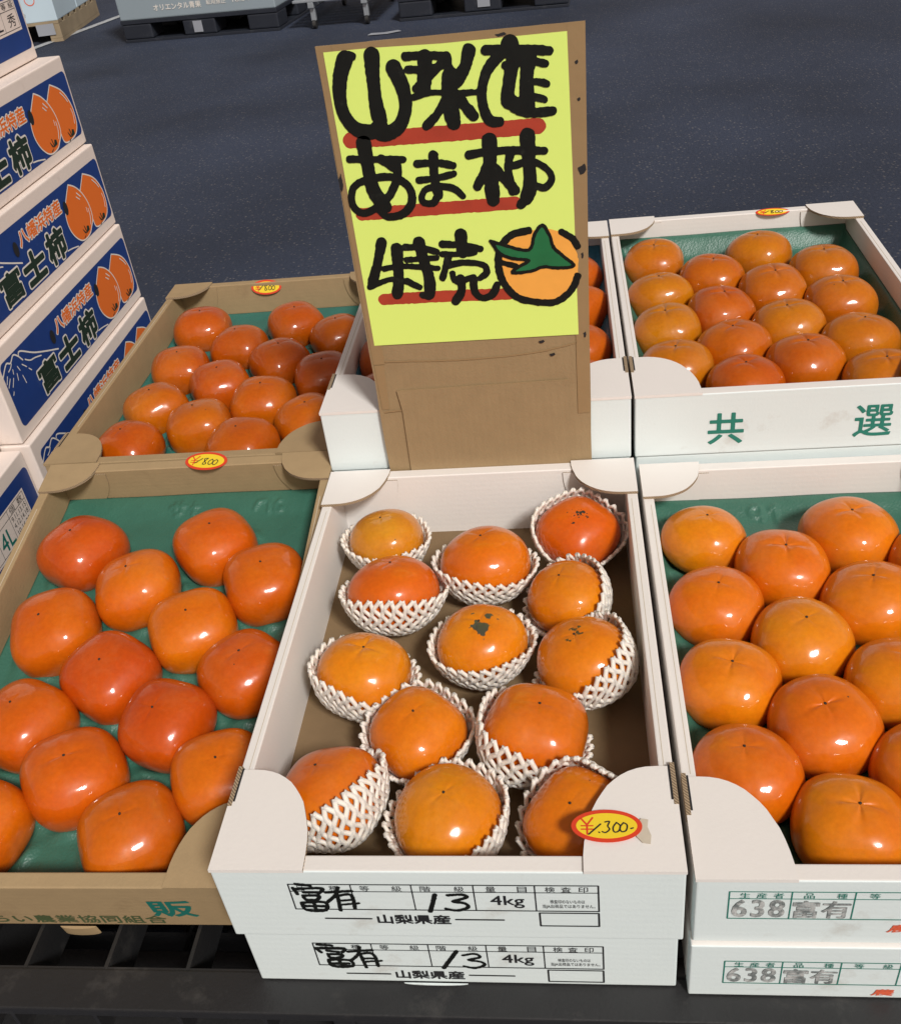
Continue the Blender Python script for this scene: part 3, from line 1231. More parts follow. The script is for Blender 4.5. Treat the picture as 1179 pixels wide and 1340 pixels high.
# centre boxes
boxA2 = open_box('lower white box at front centre, marked 13 and 4kg, under another box',
                 'white 4kg boxes stacked at the front centre', (0.0045, 0.003, -0.1482), 0.3225, 0.497, 0.0672,
                 M['white'], W_WARM, M['kraft_floor'], flaps=False)
boxA = open_box('upper white open box at front centre holding thirteen persimmons in white foam nets',
                'white 4kg boxes stacked at the front centre', (0, 0, -0.0803), 0.33, 0.502, 0.0803, M['white'], W_WARM,
                M['kraft_floor'], flap=(0.068, 0.088, 0.066, 0.062))


def table_print(box, dx, dz, hand):
    """the black printed grading table on the centre boxes, mm from the top left corner of the box front"""
    X = lambda v: (v + dx) / 1000
    Z = lambda v: (v + dz) / 1000
    x = [54, 98.8, 142, 185.5, 228, 271.5]
    L = frame_lines([(X(x[0]), Z(-45.2), X(x[5]), Z(-14.8))], 0.0011)
    L += frame_lines([(X(x[0]), Z(-23.2), X(x[5]), Z(-23.2), 'l')], 0.0008)
    for v in x[1:5]:
        L += frame_lines([(X(v), Z(-45.2), X(v), Z(-14.8), 'l')], 0.0009)
    L += frame_lines([(X(230), Z(-63.6), X(271.3), Z(-47.6))], 0.0013)
    L += [('s', 0.0016, [(X(74), Z(-56.8)), (X(108), Z(-56.8))]), ('s', 0.0016, [(X(169.7), Z(-56.8)), (X(204), Z(-56.8))])]
    front_print(box, 'printed_table', field_mesh('printed_table', L, 0.0004), M['ink_black'])
    T = []
    for a, b, s in ((59, 65, '品'), (83, 90, '種'), (105, 112, '等'), (128, 135, '級'), (148, 155.5, '階'), (172, 179, '級'),
                    (194, 201, '量'), (216, 222.5, '目'), (235, 242, '検'), (246, 253, '査'), (258, 264.5, '印')):
        T.append(fit_text(s, X(a), Z(-22.4), X(b), Z(-16.2)))
    T.append(fit_text('4kg', X(196.5), Z(-41.5), X(220), Z(-27), 0.012))
    T.append(fit_text('検査印のないものは', X(238), Z(-35.8), X(262), Z(-31.4)))
    T.append(fit_text('当JA出荷品ではありません。', X(232.5), Z(-42), X(269), Z(-37)))
    T.append(fit_text('山梨県産', X(112.5), Z(-62.5), X(165.5), Z(-51.5), 0.035))
    for q in T:
        front_print(box, 'printed_lettering', q, M['ink_black'], 0.0005)
    rh = random.Random(31)

    def hx(P):       # the second box was written by the same hand, more slanted and hastier
        if not hand:
            return [(X(a), Z(b)) for a, b in P]
        return [(X(a - 0.16 * (b + 44) + rh.uniform(-0.8, 0.8) + 3), Z(b * 0.97 - 2.2 + rh.uniform(-0.8, 0.8))) for a, b in P]
    wd = 0.0030
    k = [('s', wd, hx([(60, -14), (70, -16)])), ('s', wd, hx([(57, -19), (59, -26)])), ('s', wd, hx([(58, -20), (78, -19), (75, -25)])),
         ('s', wd, hx([(64, -24), (73, -24)])), ('s', wd, hx([(63, -28), (74, -28), (72, -33), (64, -33), (63, -28)])),
         ('s', wd, hx([(60, -37), (77, -36), (76, -46), (62, -46), (60, -37)])), ('s', wd, hx([(69, -36), (69, -46)])),
         ('s', wd, hx([(61, -41), (76, -41)])),
         ('s', wd, hx([(80, -24), (99, -22)])), ('s', wd, hx([(90, -18), (86, -28), (79, -36)])),
         ('s', wd, hx([(88, -28), (87, -46)])), ('s', wd, hx([(88, -28), (98, -27), (98, -44)])),
         ('s', 0.0024, hx([(88, -34), (98, -33)])), ('s', 0.0024, hx([(88, -39), (102, -37)]))]
    front_print(box, 'handwritten_variety', field_mesh('handwritten_variety', k, 0.0004, 0.0006), M['marker_black'], 0.0007)
    n13 = [('s', 0.0034, [(X(158 + 5 * hand), Z(-23 - 3 * (1 - hand))), (X(152.5 - 1.5 * hand), Z(-46.5))]),
           ('s', 0.0029 if not hand else 0.0025, hx([(167, -26.5), (177, -25.5), (180, -29), (170, -34), (178, -36), (180, -41), (172, -45), (164, -43)]))]
    front_print(box, 'handwritten_thirteen', field_mesh('handwritten_thirteen', n13, 0.0004, 0.0005), M['marker_black'], 0.0007)


table_print(boxA, 0, 80.3, 0)
table_print(boxA2, -2.5, 76.5 - 8.4, 1)
price_sticker(boxA, 0.279, 0.0345, 0.0803 + 0.0036, 0.0245, 0.0135, '300')
bm = bmesh.new()
prism(bm, [(0.299, 0.026), (0.303, 0.021), (0.308, 0.020), (0.309, 0.027), (0.307, 0.034), (0.308, 0.040), (0.303, 0.041), (0.300, 0.036)], 0.0835, 0.0837)
link('torn_patch', bm, M['torn'], boxA)

# front right boxes
boxF2 = open_box('lower white box at front right with faint stamp 638 in a green table', 'white boxes stacked at the front right',
                 (0.3350, -0.003, -0.1482), 0.340, 0.502, 0.0655, M['white'], W_WARM, M['kraft_floor'], flaps=False)
boxF = open_box('upper white open box at front right with green foam tray of smooth persimmons', 'white boxes stacked at the front right',
                (0.3365, 0.0005, -0.0822), 0.338, 0.502, 0.0730, M['white'], W_WARM, M['kraft_floor'], flap=(0.066, 0.085, 0.062, 0.060))


def green_table(box, x0, z0, sx, sz, fade):
    """x0,z0 = top left of the table on the box front (m, up from the bottom)"""
    cols = [0, 0.041, 0.082, 0.123, 0.164, 0.205, 0.27]
    h = 0.0315
    P = lambda a, b: (x0 + a * sx, z0 + b * sz)
    L = frame_lines([(*P(0, -h), *P(0.27, 0))], 0.0009) + frame_lines([(*P(0, -0.008), *P(0.27, -0.008), 'l')], 0.0007)
    for c in cols[1:-1]:
        L += frame_lines([(*P(c, -h), *P(c, 0), 'l')], 0.0008)
    front_print(box, 'printed_table', field_mesh('printed_table', L, 0.0004), M['ink_green'])
    T = []
    for a, s in ((0.007, '生'), (0.018, '産'), (0.029, '者'), (0.049, '品'), (0.070, '種'), (0.091, '等'), (0.111, '級'),
                 (0.132, '階'), (0.152, '級')):
        T.append(fit_text(s, *P(a, -0.0072), *P(a + 0.0068, -0.0012)))
    for q in T:
        front_print(box, 'printed_lettering', q, M['ink_green'], 0.0005)
    S = [fit_text('638', *P(0.003, -0.029), *P(0.037, -0.0095), 0.03, spacing=1.15), fit_text('富有', *P(0.043, -0.030), *P(0.080, -0.010), 0.02)]
    for q in S:
        front_print(box, 'rubber_stamp', q, M['ink_grey'], 0.0006)
    front_print(box, 'printed_emblem', fit_text('農', *P(0.107, -0.0465), *P(0.1225, -0.0375), 0.02, shear=0.25), M['ink_red'], 0.0005)


green_table(boxF, 0.0225, 0.0610, 1, 1, 0)
green_table(boxF2, 0.0245, 0.0470, 0.985, 0.92, 1)

# rear right and rear centre boxes, each on two closed cartons
boxE = open_box('white open box at rear right with two green characters on its front', 'white boxes in the rear row',
                (0.3325, 0.5100, -0.0025), 0.339, 0.516, 0.0735, M['white'], W_WARM, M['kraft_floor'])
boxD = open_box('white open box in the rear row behind the yellow sign, with blue tray', 'white boxes in the rear row',
                (-0.002, 0.5105, -0.0025), 0.3305, 0.512, 0.0735, M['white'], W_WARM, M['kraft_floor'])
E0 = -0.0025
front_print(boxE, 'printed_character', fit_text('共', 0.0760, 0.0125, 0.1115, 0.0490, 0.02), M['ink_green'])
front_print(boxE, 'printed_character', fit_text('選', 0.2230, 0.0130, 0.2600, 0.0500, 0.014), M['ink_green'])
price_sticker(boxE, 0, 0, 0, 0.0235, 0.0080, '800',
              mtx=basis((0.2275, 0.516 - 0.0125, 0.0735 - 0.0005), (1, 0, -0.02), (0, 0.95, 0.31)))
for k, (x, n) in enumerate(((-0.001, 'centre'), (0.334, 'right'))):
    for j in range(2):
        c = link('closed_carton', box_mesh(0, 0.328, 0, 0.51, 0, 0.0722, 0.002), M['white'], None, (x, 0.5125, TOP + 0.0003 + j * 0.0727))
        tag(c, 'plain white closed carton under the rear %s persimmon box, %s of two' % (n, ['lower', 'upper'][j]), 'carton',
            'closed cartons under the rear row')

# brown boxes on the left
boxC = open_box('brown open box at rear left with persimmons in a dark green tray', 'brown kraft boxes on the left',
                (-0.360, 0.549, -0.0745), 0.351, 0.527, 0.0745, M['kraft'], M['kraft'], M['kraft_floor'], flap=(0.066, 0.068, 0.062, 0.052))
c = link('closed_carton', box_mesh(0, 0.345, 0, 0.52, 0, 0.0725, 0.002), M['kraft'], None, (-0.357, 0.5525, TOP + 0.0003))
tag(c, 'closed brown carton under the rear left persimmon box', 'carton')
PIT, YAW = 0.1637, 0.0045
RB = Euler((PIT, 0, YAW)).to_matrix()
OB = Vector((-0.3429, 0.5365, 0.0054)) + RB @ Vector((0, -0.5082, -0.0716)) + Vector((0, 0, 0.0004))
boxB = open_box('brown open box at front left, tilted forward, with green tray of persimmons', 'brown kraft boxes on the left',
                OB, 0.3405, 0.5082, 0.0716, M['kraft'], M['kraft'], M['kraft_floor'], rot=(PIT, 0, YAW), flap=(0.068, 0.075, 0.060, 0.045))
MB = Matrix.Translation(OB) @ RB.to_4x4()
prop = link('wooden_block', box_mesh(-0.33, -0.02, 0.455, 0.50, TOP, TOP + 0.0625, 0.002), M['wood'])
tag(prop, 'wooden block that props up the back of the tilted brown box', 'block')
front_print(boxB, 'printed_character', fit_text('販', 0.249, 0.0190, 0.2860, 0.0480, 0.03), M['ink_teal'])
front_print(boxB, 'printed_lettering', fit_text('さらい農業協同組合', 0.082, 0.0050, 0.256, 0.0195, 0.02, spacing=1.05), M['ink_olive'])
bm = bmesh.new()
prism(bm, [(0.158 + 0.032 * (0.5 + 0.5 * math.cos(math.pi * k / 12)), -0.0015 - 0.0025 * math.sin(math.pi * k / 12)) for k in range(13)][::-1], -0.013, 0.0001)
tb = link('bottom_tab', bm, M['kraft'], boxB)
tb.matrix_local = Matrix.Translation((0, 0, 0.0005))
bm = bmesh.new()
prism(bm, [(0.075 + 0.05 * (0.5 + 0.5 * math.cos(math.pi * k / 12)), -0.0015 - 0.0015 * math.sin(math.pi * k / 12)) for k in range(13)][::-1], -0.0004, 0.0006)
tb = link('bottom_tab', bm, M['white'], boxA2)
tb.matrix_local = Matrix.Translation((0.04, 0, 0.0008))
price_sticker(boxB, 0, 0, 0, 0.0255, 0.0150, '800', mtx=basis((0.191, 0.5082 - 0.006, 0.0716 + 0.0012), (0.99, -0.12, 0), (0.12, 0.99, 0)))
price_sticker(boxC, 0, 0, 0, 0.0245, 0.0115, '800',
              mtx=basis((0.153, 0.527 - 0.0139, 0.0745 - 0.0075), (1, 0, -0.02), (0, 0.35, 0.94)))

# ================================================================ TRAYS AND PERSIMMONS
I4 = Matrix.Identity(4)


def sep(cols, dmin=0.0, k=12):
    """nudge persimmons apart so they touch instead of passing through each other"""
    P = [[x, y, r] for c in cols for (x, y, r) in c]
    for _ in range(k):
        for i in range(len(P)):
            for j in range(i):
                dx, dy = P[i][0] - P[j][0], P[i][1] - P[j][1]
                d = math.hypot(dx, dy)
                need = (P[i][2] + P[j][2]) * 0.995
                if d < need:
                    e = (need - d) / 2 / d * 0.5
                    P[i][0] += dx * e
                    P[i][1] += dy * e
                    P[j][0] -= dx * e
                    P[j][1] -= dy * e
    out, n = [], 0
    for c in cols:
        out.append([tuple(P[n + q]) for q in range(len(c))])
        n += len(c)
    return out


NINE = [[(0.016, 0.012), (0.016, 0.002)], [(0.016, 0.012), (0.013, 0.015), (0.009, 0.015), (0.006, 0.012), (0.006, 0.009),
        (0.009, 0.006), (0.013, 0.006), (0.016, 0.009)], [(0.024, 0.012), (0.028, 0.015), (0.028, 0.000)]]
RUNE = [[(0.0, 0.010), (0.016, 0.010)], [(0.005, 0.014), (0.005, 0.006)], [(0.011, 0.014), (0.011, 0.002), (0.006, 0.0)],
        [(0.024, 0.013), (0.024, 0.0)], [(0.020, 0.007), (0.028, 0.009)]]
SIXT = [[(0.0, 0.004), (0.003, 0.012), (0.010, 0.013)], [(0.014, 0.011), (0.014, 0.0)], [(0.024, 0.013), (0.019, 0.007), (0.020, 0.001),
        (0.025, 0.000), (0.027, 0.004), (0.021, 0.006)]]

# front left (tilted) box
colsB = sep([[(0.064, -0.113, 0.0450), (0.071, -0.224, 0.0450), (0.080, -0.336, 0.0440), (0.076, -0.441, 0.0425)],
             [(0.144, -0.169, 0.0445), (0.149, -0.282, 0.0440), (0.148, -0.392, 0.0455)],
             [(0.217, -0.111, 0.0435), (0.221, -0.228, 0.0430), (0.222, -0.336, 0.0430), (0.218, -0.446, 0.0445)],
             [(0.284, -0.167, 0.0435), (0.2835, -0.281, 0.0435), (0.285, -0.395, 0.0430)]])
colsB = [[(x, y + 0.5082, r) for x, y, r in c] for c in colsB]
ti, tf_ = 0.0110, 0.0145
foam_tray('green foam tray in the tilted brown box at front left', M['tray_green'], 0.3405 - 2 * ti, 0.5082 - 2 * tf_,
          [(x - ti, y - tf_) for c in colsB for x, y, r in c], MB @ Matrix.Translation((ti, tf_, 0.0058)), lip=0.024, back=0.042,
          digits=(RUNE + [[(a + 0.085, b) for a, b in q] for q in SIXT], 0.130, 0.449))
fill_box(colsB, 'brown front box', 0.0395, MB, [0, 1, 2, 7, 8], ['orange', 'deep', 'deep', 'red', 'orange', 'deep', 'deep', 'red'],
         6, base=RB, seed=3, tone=0.92)

# rear left box
colsC = sep([[(-0.293, 0.973, 0.044), (-0.287, 0.840, 0.042), (-0.288, 0.730, 0.042), (-0.2925, 0.632, 0.042)],
             [(-0.215, 0.901, 0.042), (-0.213, 0.785, 0.042), (-0.212, 0.677, 0.043)],
             [(-0.143, 0.968, 0.043), (-0.141, 0.845, 0.043), (-0.140, 0.732, 0.043), (-0.141, 0.622, 0.043)],
             [(-0.068, 0.916, 0.042), (-0.067, 0.793, 0.042), (-0.066, 0.675, 0.042)]])
foam_tray('dark green foam tray in the brown box at rear left', M['tray_teal'], 0.351 - 2 * ti, 0.527 - 2 * tf_,
          [(x + 0.360 - ti, y - 0.549 - tf_) for c in colsC for x, y, r in c], Matrix.Translation((-0.360 + ti, 0.549 + tf_, -0.0745 + 0.0058)), lip=0.020)
fill_box(colsC, 'brown rear box', -0.0360, I4, [0, 1, 8, 7], ['deep', 'orange', 'red', 'deep', 'deep'], 5, seed=5, tone=0.74)  # deep hues and low tone paint in the weaker light back here

# rear right box
colsE = sep([[(0.389, 0.936, 0.040), (0.387, 0.824, 0.040), (0.387, 0.725, 0.040), (0.3885, 0.628, 0.040)],
             [(0.458, 0.869, 0.041), (0.456, 0.765, 0.041), (0.457, 0.668, 0.041), (0.458, 0.582, 0.040)],
             [(0.530, 0.937, 0.042), (0.528, 0.818, 0.042), (0.527, 0.714, 0.041), (0.527, 0.620, 0.042)],
             [(0.601, 0.871, 0.042), (0.600, 0.773, 0.041), (0.598, 0.668, 0.041), (0.6005, 0.575, 0.041)]])
foam_tray('green foam tray in the white box at rear right', M['tray_green'], 0.339 - 2 * ti, 0.516 - 2 * tf_,
          [(x - 0.3325 - ti, y - 0.510 - tf_) for c in colsE for x, y, r in c], Matrix.Translation((0.3325 + ti, 0.510 + tf_, E0 + 0.0058)),
          lip=0.044, back=0.030, side=0.016)
fill_box(colsE, 'rear right box', E0 + 0.0385, I4, [3, 4, 5, 9, 10], ['amber', 'orange', 'amber', 'orange', 'deep', 'amber'], 6, seed=8, tone=0.72)  # low tone paints in the weaker light on the rear row

# rear centre box, behind the sign
colsD = [[(0.054, 0.925, 0.040), (0.052, 0.806, 0.041), (0.050, 0.694, 0.041), (0.056, 0.594, 0.040)],
         [(0.126, 0.865, 0.041), (0.126, 0.752, 0.041), (0.127, 0.645, 0.041)],
         [(0.199, 0.925, 0.041), (0.200, 0.808, 0.041), (0.200, 0.695, 0.041), (0.200, 0.588, 0.041)],
         [(0.272, 0.905, 0.041), (0.273, 0.798, 0.041), (0.272, 0.686, 0.040), (0.273, 0.594, 0.040)]]
colsD = sep(colsD)
foam_tray('blue foam tray in the white box behind the sign', M['tray_blue'], 0.3305 - 2 * ti, 0.512 - 2 * tf_,
          [(x + 0.002 - ti, y - 0.5105 - tf_) for c in colsD for x, y, r in c], Matrix.Translation((-0.002 + ti, 0.5105 + tf_, E0 + 0.0058)), lip=0.040)
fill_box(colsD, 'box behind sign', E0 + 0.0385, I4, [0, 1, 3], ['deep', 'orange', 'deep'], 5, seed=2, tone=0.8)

# front right box
colsF = sep([[(0.3945, 0.412, 0.040), (0.3935, 0.310, 0.0415), (0.392, 0.210, 0.041), (0.3915, 0.117, 0.041)],
             [(0.462, 0.361, 0.043), (0.459, 0.261, 0.0425), (0.458, 0.163, 0.0425), (0.456, 0.066, 0.041)],
             [(0.535, 0.409, 0.044), (0.532, 0.308, 0.044), (0.525, 0.206, 0.042), (0.525, 0.117, 0.041)],
             [(0.606, 0.362, 0.043), (0.603, 0.262, 0.042), (0.602, 0.160, 0.042), (0.600, 0.066, 0.041)]])
foam_tray('green foam tray in the white box at front right', M['tray_green'], 0.338 - 2 * ti, 0.502 - 2 * tf_,
          [(x - 0.3365 - ti, y - 0.0005 - tf_) for c in colsF for x, y, r in c], Matrix.Translation((0.3365 + ti, 0.0005 + tf_, -0.0822 + 0.0058)),
          lip=0.030, back=0.034, digits=(NINE, 0.095, 0.443))
fill_box(colsF, 'front right box', -0.0822 + 0.0385, I4, [3, 10, 5, 6, 9, 4], ['orange', 'amber', 'orange', 'amber', 'orange', 'amber'], 6, seed=11)

# netted persimmons of the centre box: x, y, r, hue, variant, lean, skin, net direction, net amplitude, rim, label
NET = [
    (0.0660, 0.4280, 0.0400, 'yellow', 6, (-6, 4), 'skin', -2.2, 0.10, -0.02, 'small yellowish persimmon in a foam net, back left corner of the centre box'),
    (0.1740, 0.3800, 0.0445, 'orange', 6, (-4, 6), 'skin', -2.4, 0.18, -0.08, 'large orange persimmon in a foam net, middle of the back row of the centre box'),
    (0.2680, 0.4260, 0.0410, 'deep', 1, (2, -14), 'skin_dash', 1.9, 0.30, 0.10, 'deep orange persimmon with dark dashes, back right corner of the centre box'),
    (0.0850, 0.3380, 0.0445, 'deep', 6, (0, 14), 'skin', -1.7, 0.25, -0.05, 'reddish persimmon in a foam net behind the leftmost one, second row from back'),
    (0.2560, 0.3250, 0.0395, 'amber', 6, (-14, 0), 'skin', 0.3, 0.40, 0.02, 'light orange persimmon leaning left, net showing on its right, near back right corner'),
    (0.1760, 0.2660, 0.0410, 'amber', 5, (0, -2), 'skin_blotch', -1.6, 0.12, -0.02, 'persimmon with grey blotches round its tip in the middle of the centre box'),
    (0.2680, 0.2400, 0.0430, 'amber', 6, (-14, 2), 'skin_scar', -0.2, 0.45, 0.02, 'big light orange persimmon with a dark cross mark, right side of the centre box'),
    (0.0720, 0.2290, 0.0420, 'amber', 3, (6, 6), 'skin', -2.6, 0.25, -0.05, 'light orange persimmon nearest the left wall of the centre box, third row from back'),
    (0.1270, 0.1600, 0.0405, 'orange', 1, (0, -4), 'skin', 0.9, 0.12, 0.00, 'reddish orange persimmon in a foam net just behind the two front left ones'),
    (0.2280, 0.1530, 0.0445, 'orange', 0, (9, 4), 'skin', -2.7, 0.45, -0.08, 'large glossy orange persimmon behind the front row, net showing on its left'),
    (0.0640, 0.0930, 0.0420, 'orange', 0, (-14, 12), 'skin', -0.75, 0.45, 0.00, 'persimmon in the front left corner of the centre box, leaning back left in its net'),
    (0.1600, 0.0740, 0.0425, 'amber', 6, (0, -2), 'skin', -0.3, 0.18, 0.02, 'light orange netted persimmon, middle of the front row of the centre box'),
    (0.2590, 0.0720, 0.0405, 'orange', 0, (-12, -10), 'skin', 0.9, 0.55, 0.05, 'orange persimmon behind the oval price sticker in the centre box'),
]
P_ = [[a[0], a[1], a[2] + 0.0034] for a in NET]
for _ in range(30):
    for i in range(13):
        for j in range(i):
            dx, dy = P_[i][0] - P_[j][0], P_[i][1] - P_[j][1]
            d = math.hypot(dx, dy)
            need = P_[i][2] + P_[j][2]
            if d < need:
                e = (need - d) / 2 / d * 0.5
                P_[i][0] += dx * e
                P_[i][1] += dy * e
                P_[j][0] -= dx * e
                P_[j][1] -= dy * e
        P_[i][0] = min(max(P_[i][0], 0.0125 + P_[i][2]), 0.3175 - P_[i][2])
        P_[i][1] = min(max(P_[i][1], 0.0150 + P_[i][2]), 0.486 - P_[i][2])
nets = []
NETLAB = ['foam net round the small yellowish persimmon in the back left corner of the centre box',
          'foam net round the large middle persimmon of the back row, centre box',
          'foam net standing high round the dark dashed persimmon in the back right corner',
          'foam net under the reddish persimmon behind the leftmost one in the centre box',
          'foam net on the right of the leaning persimmon near the back right corner',
          'foam net round the persimmon with grey blotches in the middle of the centre box',
          'foam net on the right of the persimmon with a dark cross mark',
          'foam net round the persimmon nearest the left wall of the centre box',
          'foam net round the reddish orange persimmon behind the two front left ones',
          'foam net on the left of the large glossy persimmon behind the front row',
          'foam net on the lower right of the persimmon in the front left corner',
          'foam net round the middle persimmon of the front row in the centre box',
          'foam net around the persimmon behind the oval price sticker']
ZA = -0.0803 + 0.0045
for (a, q) in zip(NET, P_):
    x, y, r, hue, var, lean, skin, p0, amp, rim, lab = a
    x, y = q[0], q[1]
    yaw = RNG.uniform(0, 6.28)
    z = ZA + r * RZ + 0.0035 + 0.004 * (abs(lean[0]) + abs(lean[1])) / 40
    fruit((x, y, z), r, lab, hue, var, yaw, lean, skin, group='netted persimmons in the centre box', tall=1.0)
    foam_net((x, y, z), r, var, yaw, (lean[0] * 0.6, lean[1] * 0.6), NETLAB[len(nets)], p0, amp, rim)
    nets.append(1)

# ================================================================ SIGN
sign = thing('price_sign', 'cardboard sign with a yellow sheet lettered in black marker, standing between the boxes', 'sign',
             (0.177, 0.5040, -0.0735))
SX, SZ = 0.177, -0.0735
SIGN = [["k",14.4,[[87.4,422.2],[80.9,408.4],[77.7,391.5],[79.4,375.9],[88.1,363.9],[100.6,360.5],[106.3,363.6]]],["k",14.4,[[110.8,423.0],[109.2,403.8],[108.7,382.1],[110.5,366.4]]],["k",14.4,[[128.0,411.6],[133.7,395.1],[133.9,377.7],[125.8,362.9],[112.1,357.7],[103.7,362.1]]],["k",7.2,[[91.3,424.8],[94.5,423.7]]],["k",7.8,[[139.3,419.5],[159.5,418.7],[174.9,415.7]]],["k",7.2,[[140.2,409.0],[155.9,407.6],[168.5,409.0]]],["k",13.7,[[156.0,417.4],[152.3,393.5]]],["k",8.5,[[172.4,413.8],[159.9,403.4],[145.0,393.0]]],["k",9.8,[[173.8,415.8],[175.6,405.8],[184.2,397.0]]],["k",12.4,[[193.5,419.1],[189.2,407.1],[179.9,394.8]]],["k",5.9,[[141.8,386.2],[158.2,388.6],[178.5,386.4],[196.7,385.6]]],["k",15.0,[[176.0,400.9],[172.7,385.2],[174.8,362.0]]],["k",9.1,[[170.1,382.2],[160.6,369.9],[150.2,361.2]]],["k",11.1,[[181.4,381.2],[192.6,366.4]]],["k",16.3,[[228.2,421.0],[229.3,414.8]]],["k",8.8,[[207.5,418.2],[232.8,416.7],[260.7,412.9]]],["k",10.4,[[220.5,414.6],[208.4,403.2],[201.8,386.9],[202.2,370.6],[207.1,360.7],[215.0,359.3]]],["k",13.7,[[232.5,413.5],[227.6,399.4],[223.3,377.5],[227.6,374.9]]],["k",14.4,[[243.3,409.4],[240.5,391.9],[239.8,366.2]]],["k",7.2,[[223.1,405.0],[243.1,406.3],[257.3,403.0]]],["k",7.2,[[239.8,388.2],[248.8,389.5],[257.6,386.8]]],["k",7.2,[[231.0,374.6],[243.6,377.8],[254.7,374.4]]],["k",9.1,[[228.4,369.8],[238.3,364.6],[261.5,364.3]]],["k",14.7,[[92.4,351.0],[93.0,333.5],[94.6,309.5],[103.7,292.8]]],["k",7.5,[[77.4,338.5],[99.3,336.5],[125.9,334.2]]],["k",8.5,[[119.3,333.1],[118.6,319.5],[109.4,303.4],[95.5,292.7],[81.4,288.4],[73.3,297.0],[76.4,312.2],[90.5,319.0],[112.5,319.5],[127.0,310.4],[129.0,295.7],[119.2,284.9],[104.8,283.0],[97.5,289.6]]],["k",9.8,[[106.4,335.9],[118.3,326.6]]],["k",9.8,[[153.5,335.4],[152.2,314.3],[154.4,299.3]]],["k",7.8,[[137.9,329.2],[155.8,328.7],[170.2,325.1]]],["k",7.2,[[137.8,314.6],[154.3,315.1],[170.1,317.6]]],["k",7.5,[[153.6,299.3],[148.0,292.5],[138.5,294.9],[141.4,304.4],[153.4,307.5],[167.6,304.9],[176.4,296.7]]],["k",14.4,[[204.6,344.3],[203.5,317.2],[203.7,290.9]]],["k",8.5,[[185.3,333.2],[201.4,334.6],[224.8,333.9],[252.5,331.1]]],["k",9.8,[[200.8,322.1],[190.4,304.5]]],["k",10.4,[[207.2,319.2],[224.6,298.3]]],["k",14.4,[[238.3,345.3],[238.2,325.9],[238.2,302.5],[234.1,289.6]]],["k",9.8,[[234.1,289.6],[228.5,284.5]]],["k",7.5,[[225.0,320.5],[240.4,322.9],[253.6,315.3],[257.8,305.6],[251.3,298.5],[244.3,300.5]]],["k",8.5,[[222.2,330.7],[219.4,318.2],[221.7,297.1]]],["k",11.1,[[94.9,258.9],[88.1,239.0],[79.7,218.2]]],["k",6.5,[[76.7,215.2],[102.3,221.9],[124.7,211.6]]],["k",12.4,[[108.6,251.9],[106.2,221.7],[102.6,205.6]]],["k",6.5,[[93.6,232.8],[111.7,234.1],[145.6,229.4]]],["k",12.4,[[130.4,256.2],[132.5,240.9],[136.0,219.4],[134.6,203.2]]],["k",7.8,[[133.3,201.1],[127.1,203.2]]],["k",7.5,[[116.8,252.6],[131.7,250.9],[146.2,245.9]]],["k",6.5,[[116.4,240.1],[145.6,239.9]]],["k",7.2,[[114.3,218.9],[125.5,211.5]]],["k",13.0,[[170.8,260.7],[171.1,243.2]]],["k",8.2,[[152.6,252.9],[169.3,250.6],[187.5,245.5]]],["k",6.5,[[151.5,243.1],[170.9,241.6],[182.3,242.3]]],["k",7.8,[[157.0,240.4],[151.6,226.3],[148.8,219.0]]],["k",7.5,[[154.7,231.3],[170.1,233.3],[188.6,229.8],[191.7,221.9],[184.9,216.3]]],["k",6.5,[[158.9,223.1],[161.8,214.3],[178.8,218.4]]],["k",9.8,[[165.9,217.2],[166.0,205.0],[158.9,194.3]]],["k",8.5,[[178.6,216.2],[178.6,202.7],[185.7,195.9],[195.4,198.8],[200.8,208.7]]],["r",17.6,[[81.0,354.5],[163.4,353.3],[247.7,352.7]]],["r",15.0,[[80.5,287.2],[155.9,286.9],[223.8,286.3]]],["r",8.5,[[223.9,287.3],[250.5,283.2]]],["r",15.0,[[88.9,201.1],[146.1,200.2],[211.4,198.1]]],["o",0.0,[[205.8,234.0],[207.5,246.8],[218.2,257.5],[234.2,259.7],[251.3,260.4],[268.0,254.8],[274.9,244.2],[279.3,228.4],[278.3,214.1],[271.3,198.6],[257.8,188.2],[237.5,188.0],[218.8,194.9],[209.6,208.6]]],["p",7.2,[[234.2,259.7],[218.1,257.0],[207.4,245.6],[203.7,230.3],[206.6,211.5],[218.8,194.3],[240.0,187.3],[257.8,187.1],[272.1,198.6],[277.8,211.5]]],["p",6.5,[[264.4,255.9],[273.9,249.3],[278.7,241.3]]],["p",5.9,[[207.5,230.0],[219.7,226.4]]],["g",0.0,[[198.1,252.7],[211.3,247.3],[233.1,241.0],[239.4,255.8],[247.1,264.0],[253.4,253.4],[256.5,241.8],[265.9,232.0],[274.7,222.3],[259.3,221.3],[245.7,223.4],[234.3,220.0],[216.3,219.8],[223.4,225.6],[232.5,230.7],[217.7,233.9],[205.7,240.0]]],["q",3.3,[[198.1,252.7],[211.3,247.3],[233.1,241.0],[239.4,255.8],[247.1,264.0],[253.4,253.4],[256.5,241.8],[265.9,232.0],[274.7,222.3],[259.3,221.3],[245.7,223.4],[234.3,220.0],[216.3,219.8],[223.4,225.6],[232.5,230.7],[217.7,233.9],[205.7,240.0],[198.1,252.7]]]]


def sl_(P):
    return [((x / 1000 - SX), (z / 1000 - SZ)) for x, z in P]


def on_sign(name, me, m, lift):
    return put(name, me, m, sign, basis((0, -lift, 0), (1, 0, 0), (0, 0, 1)))


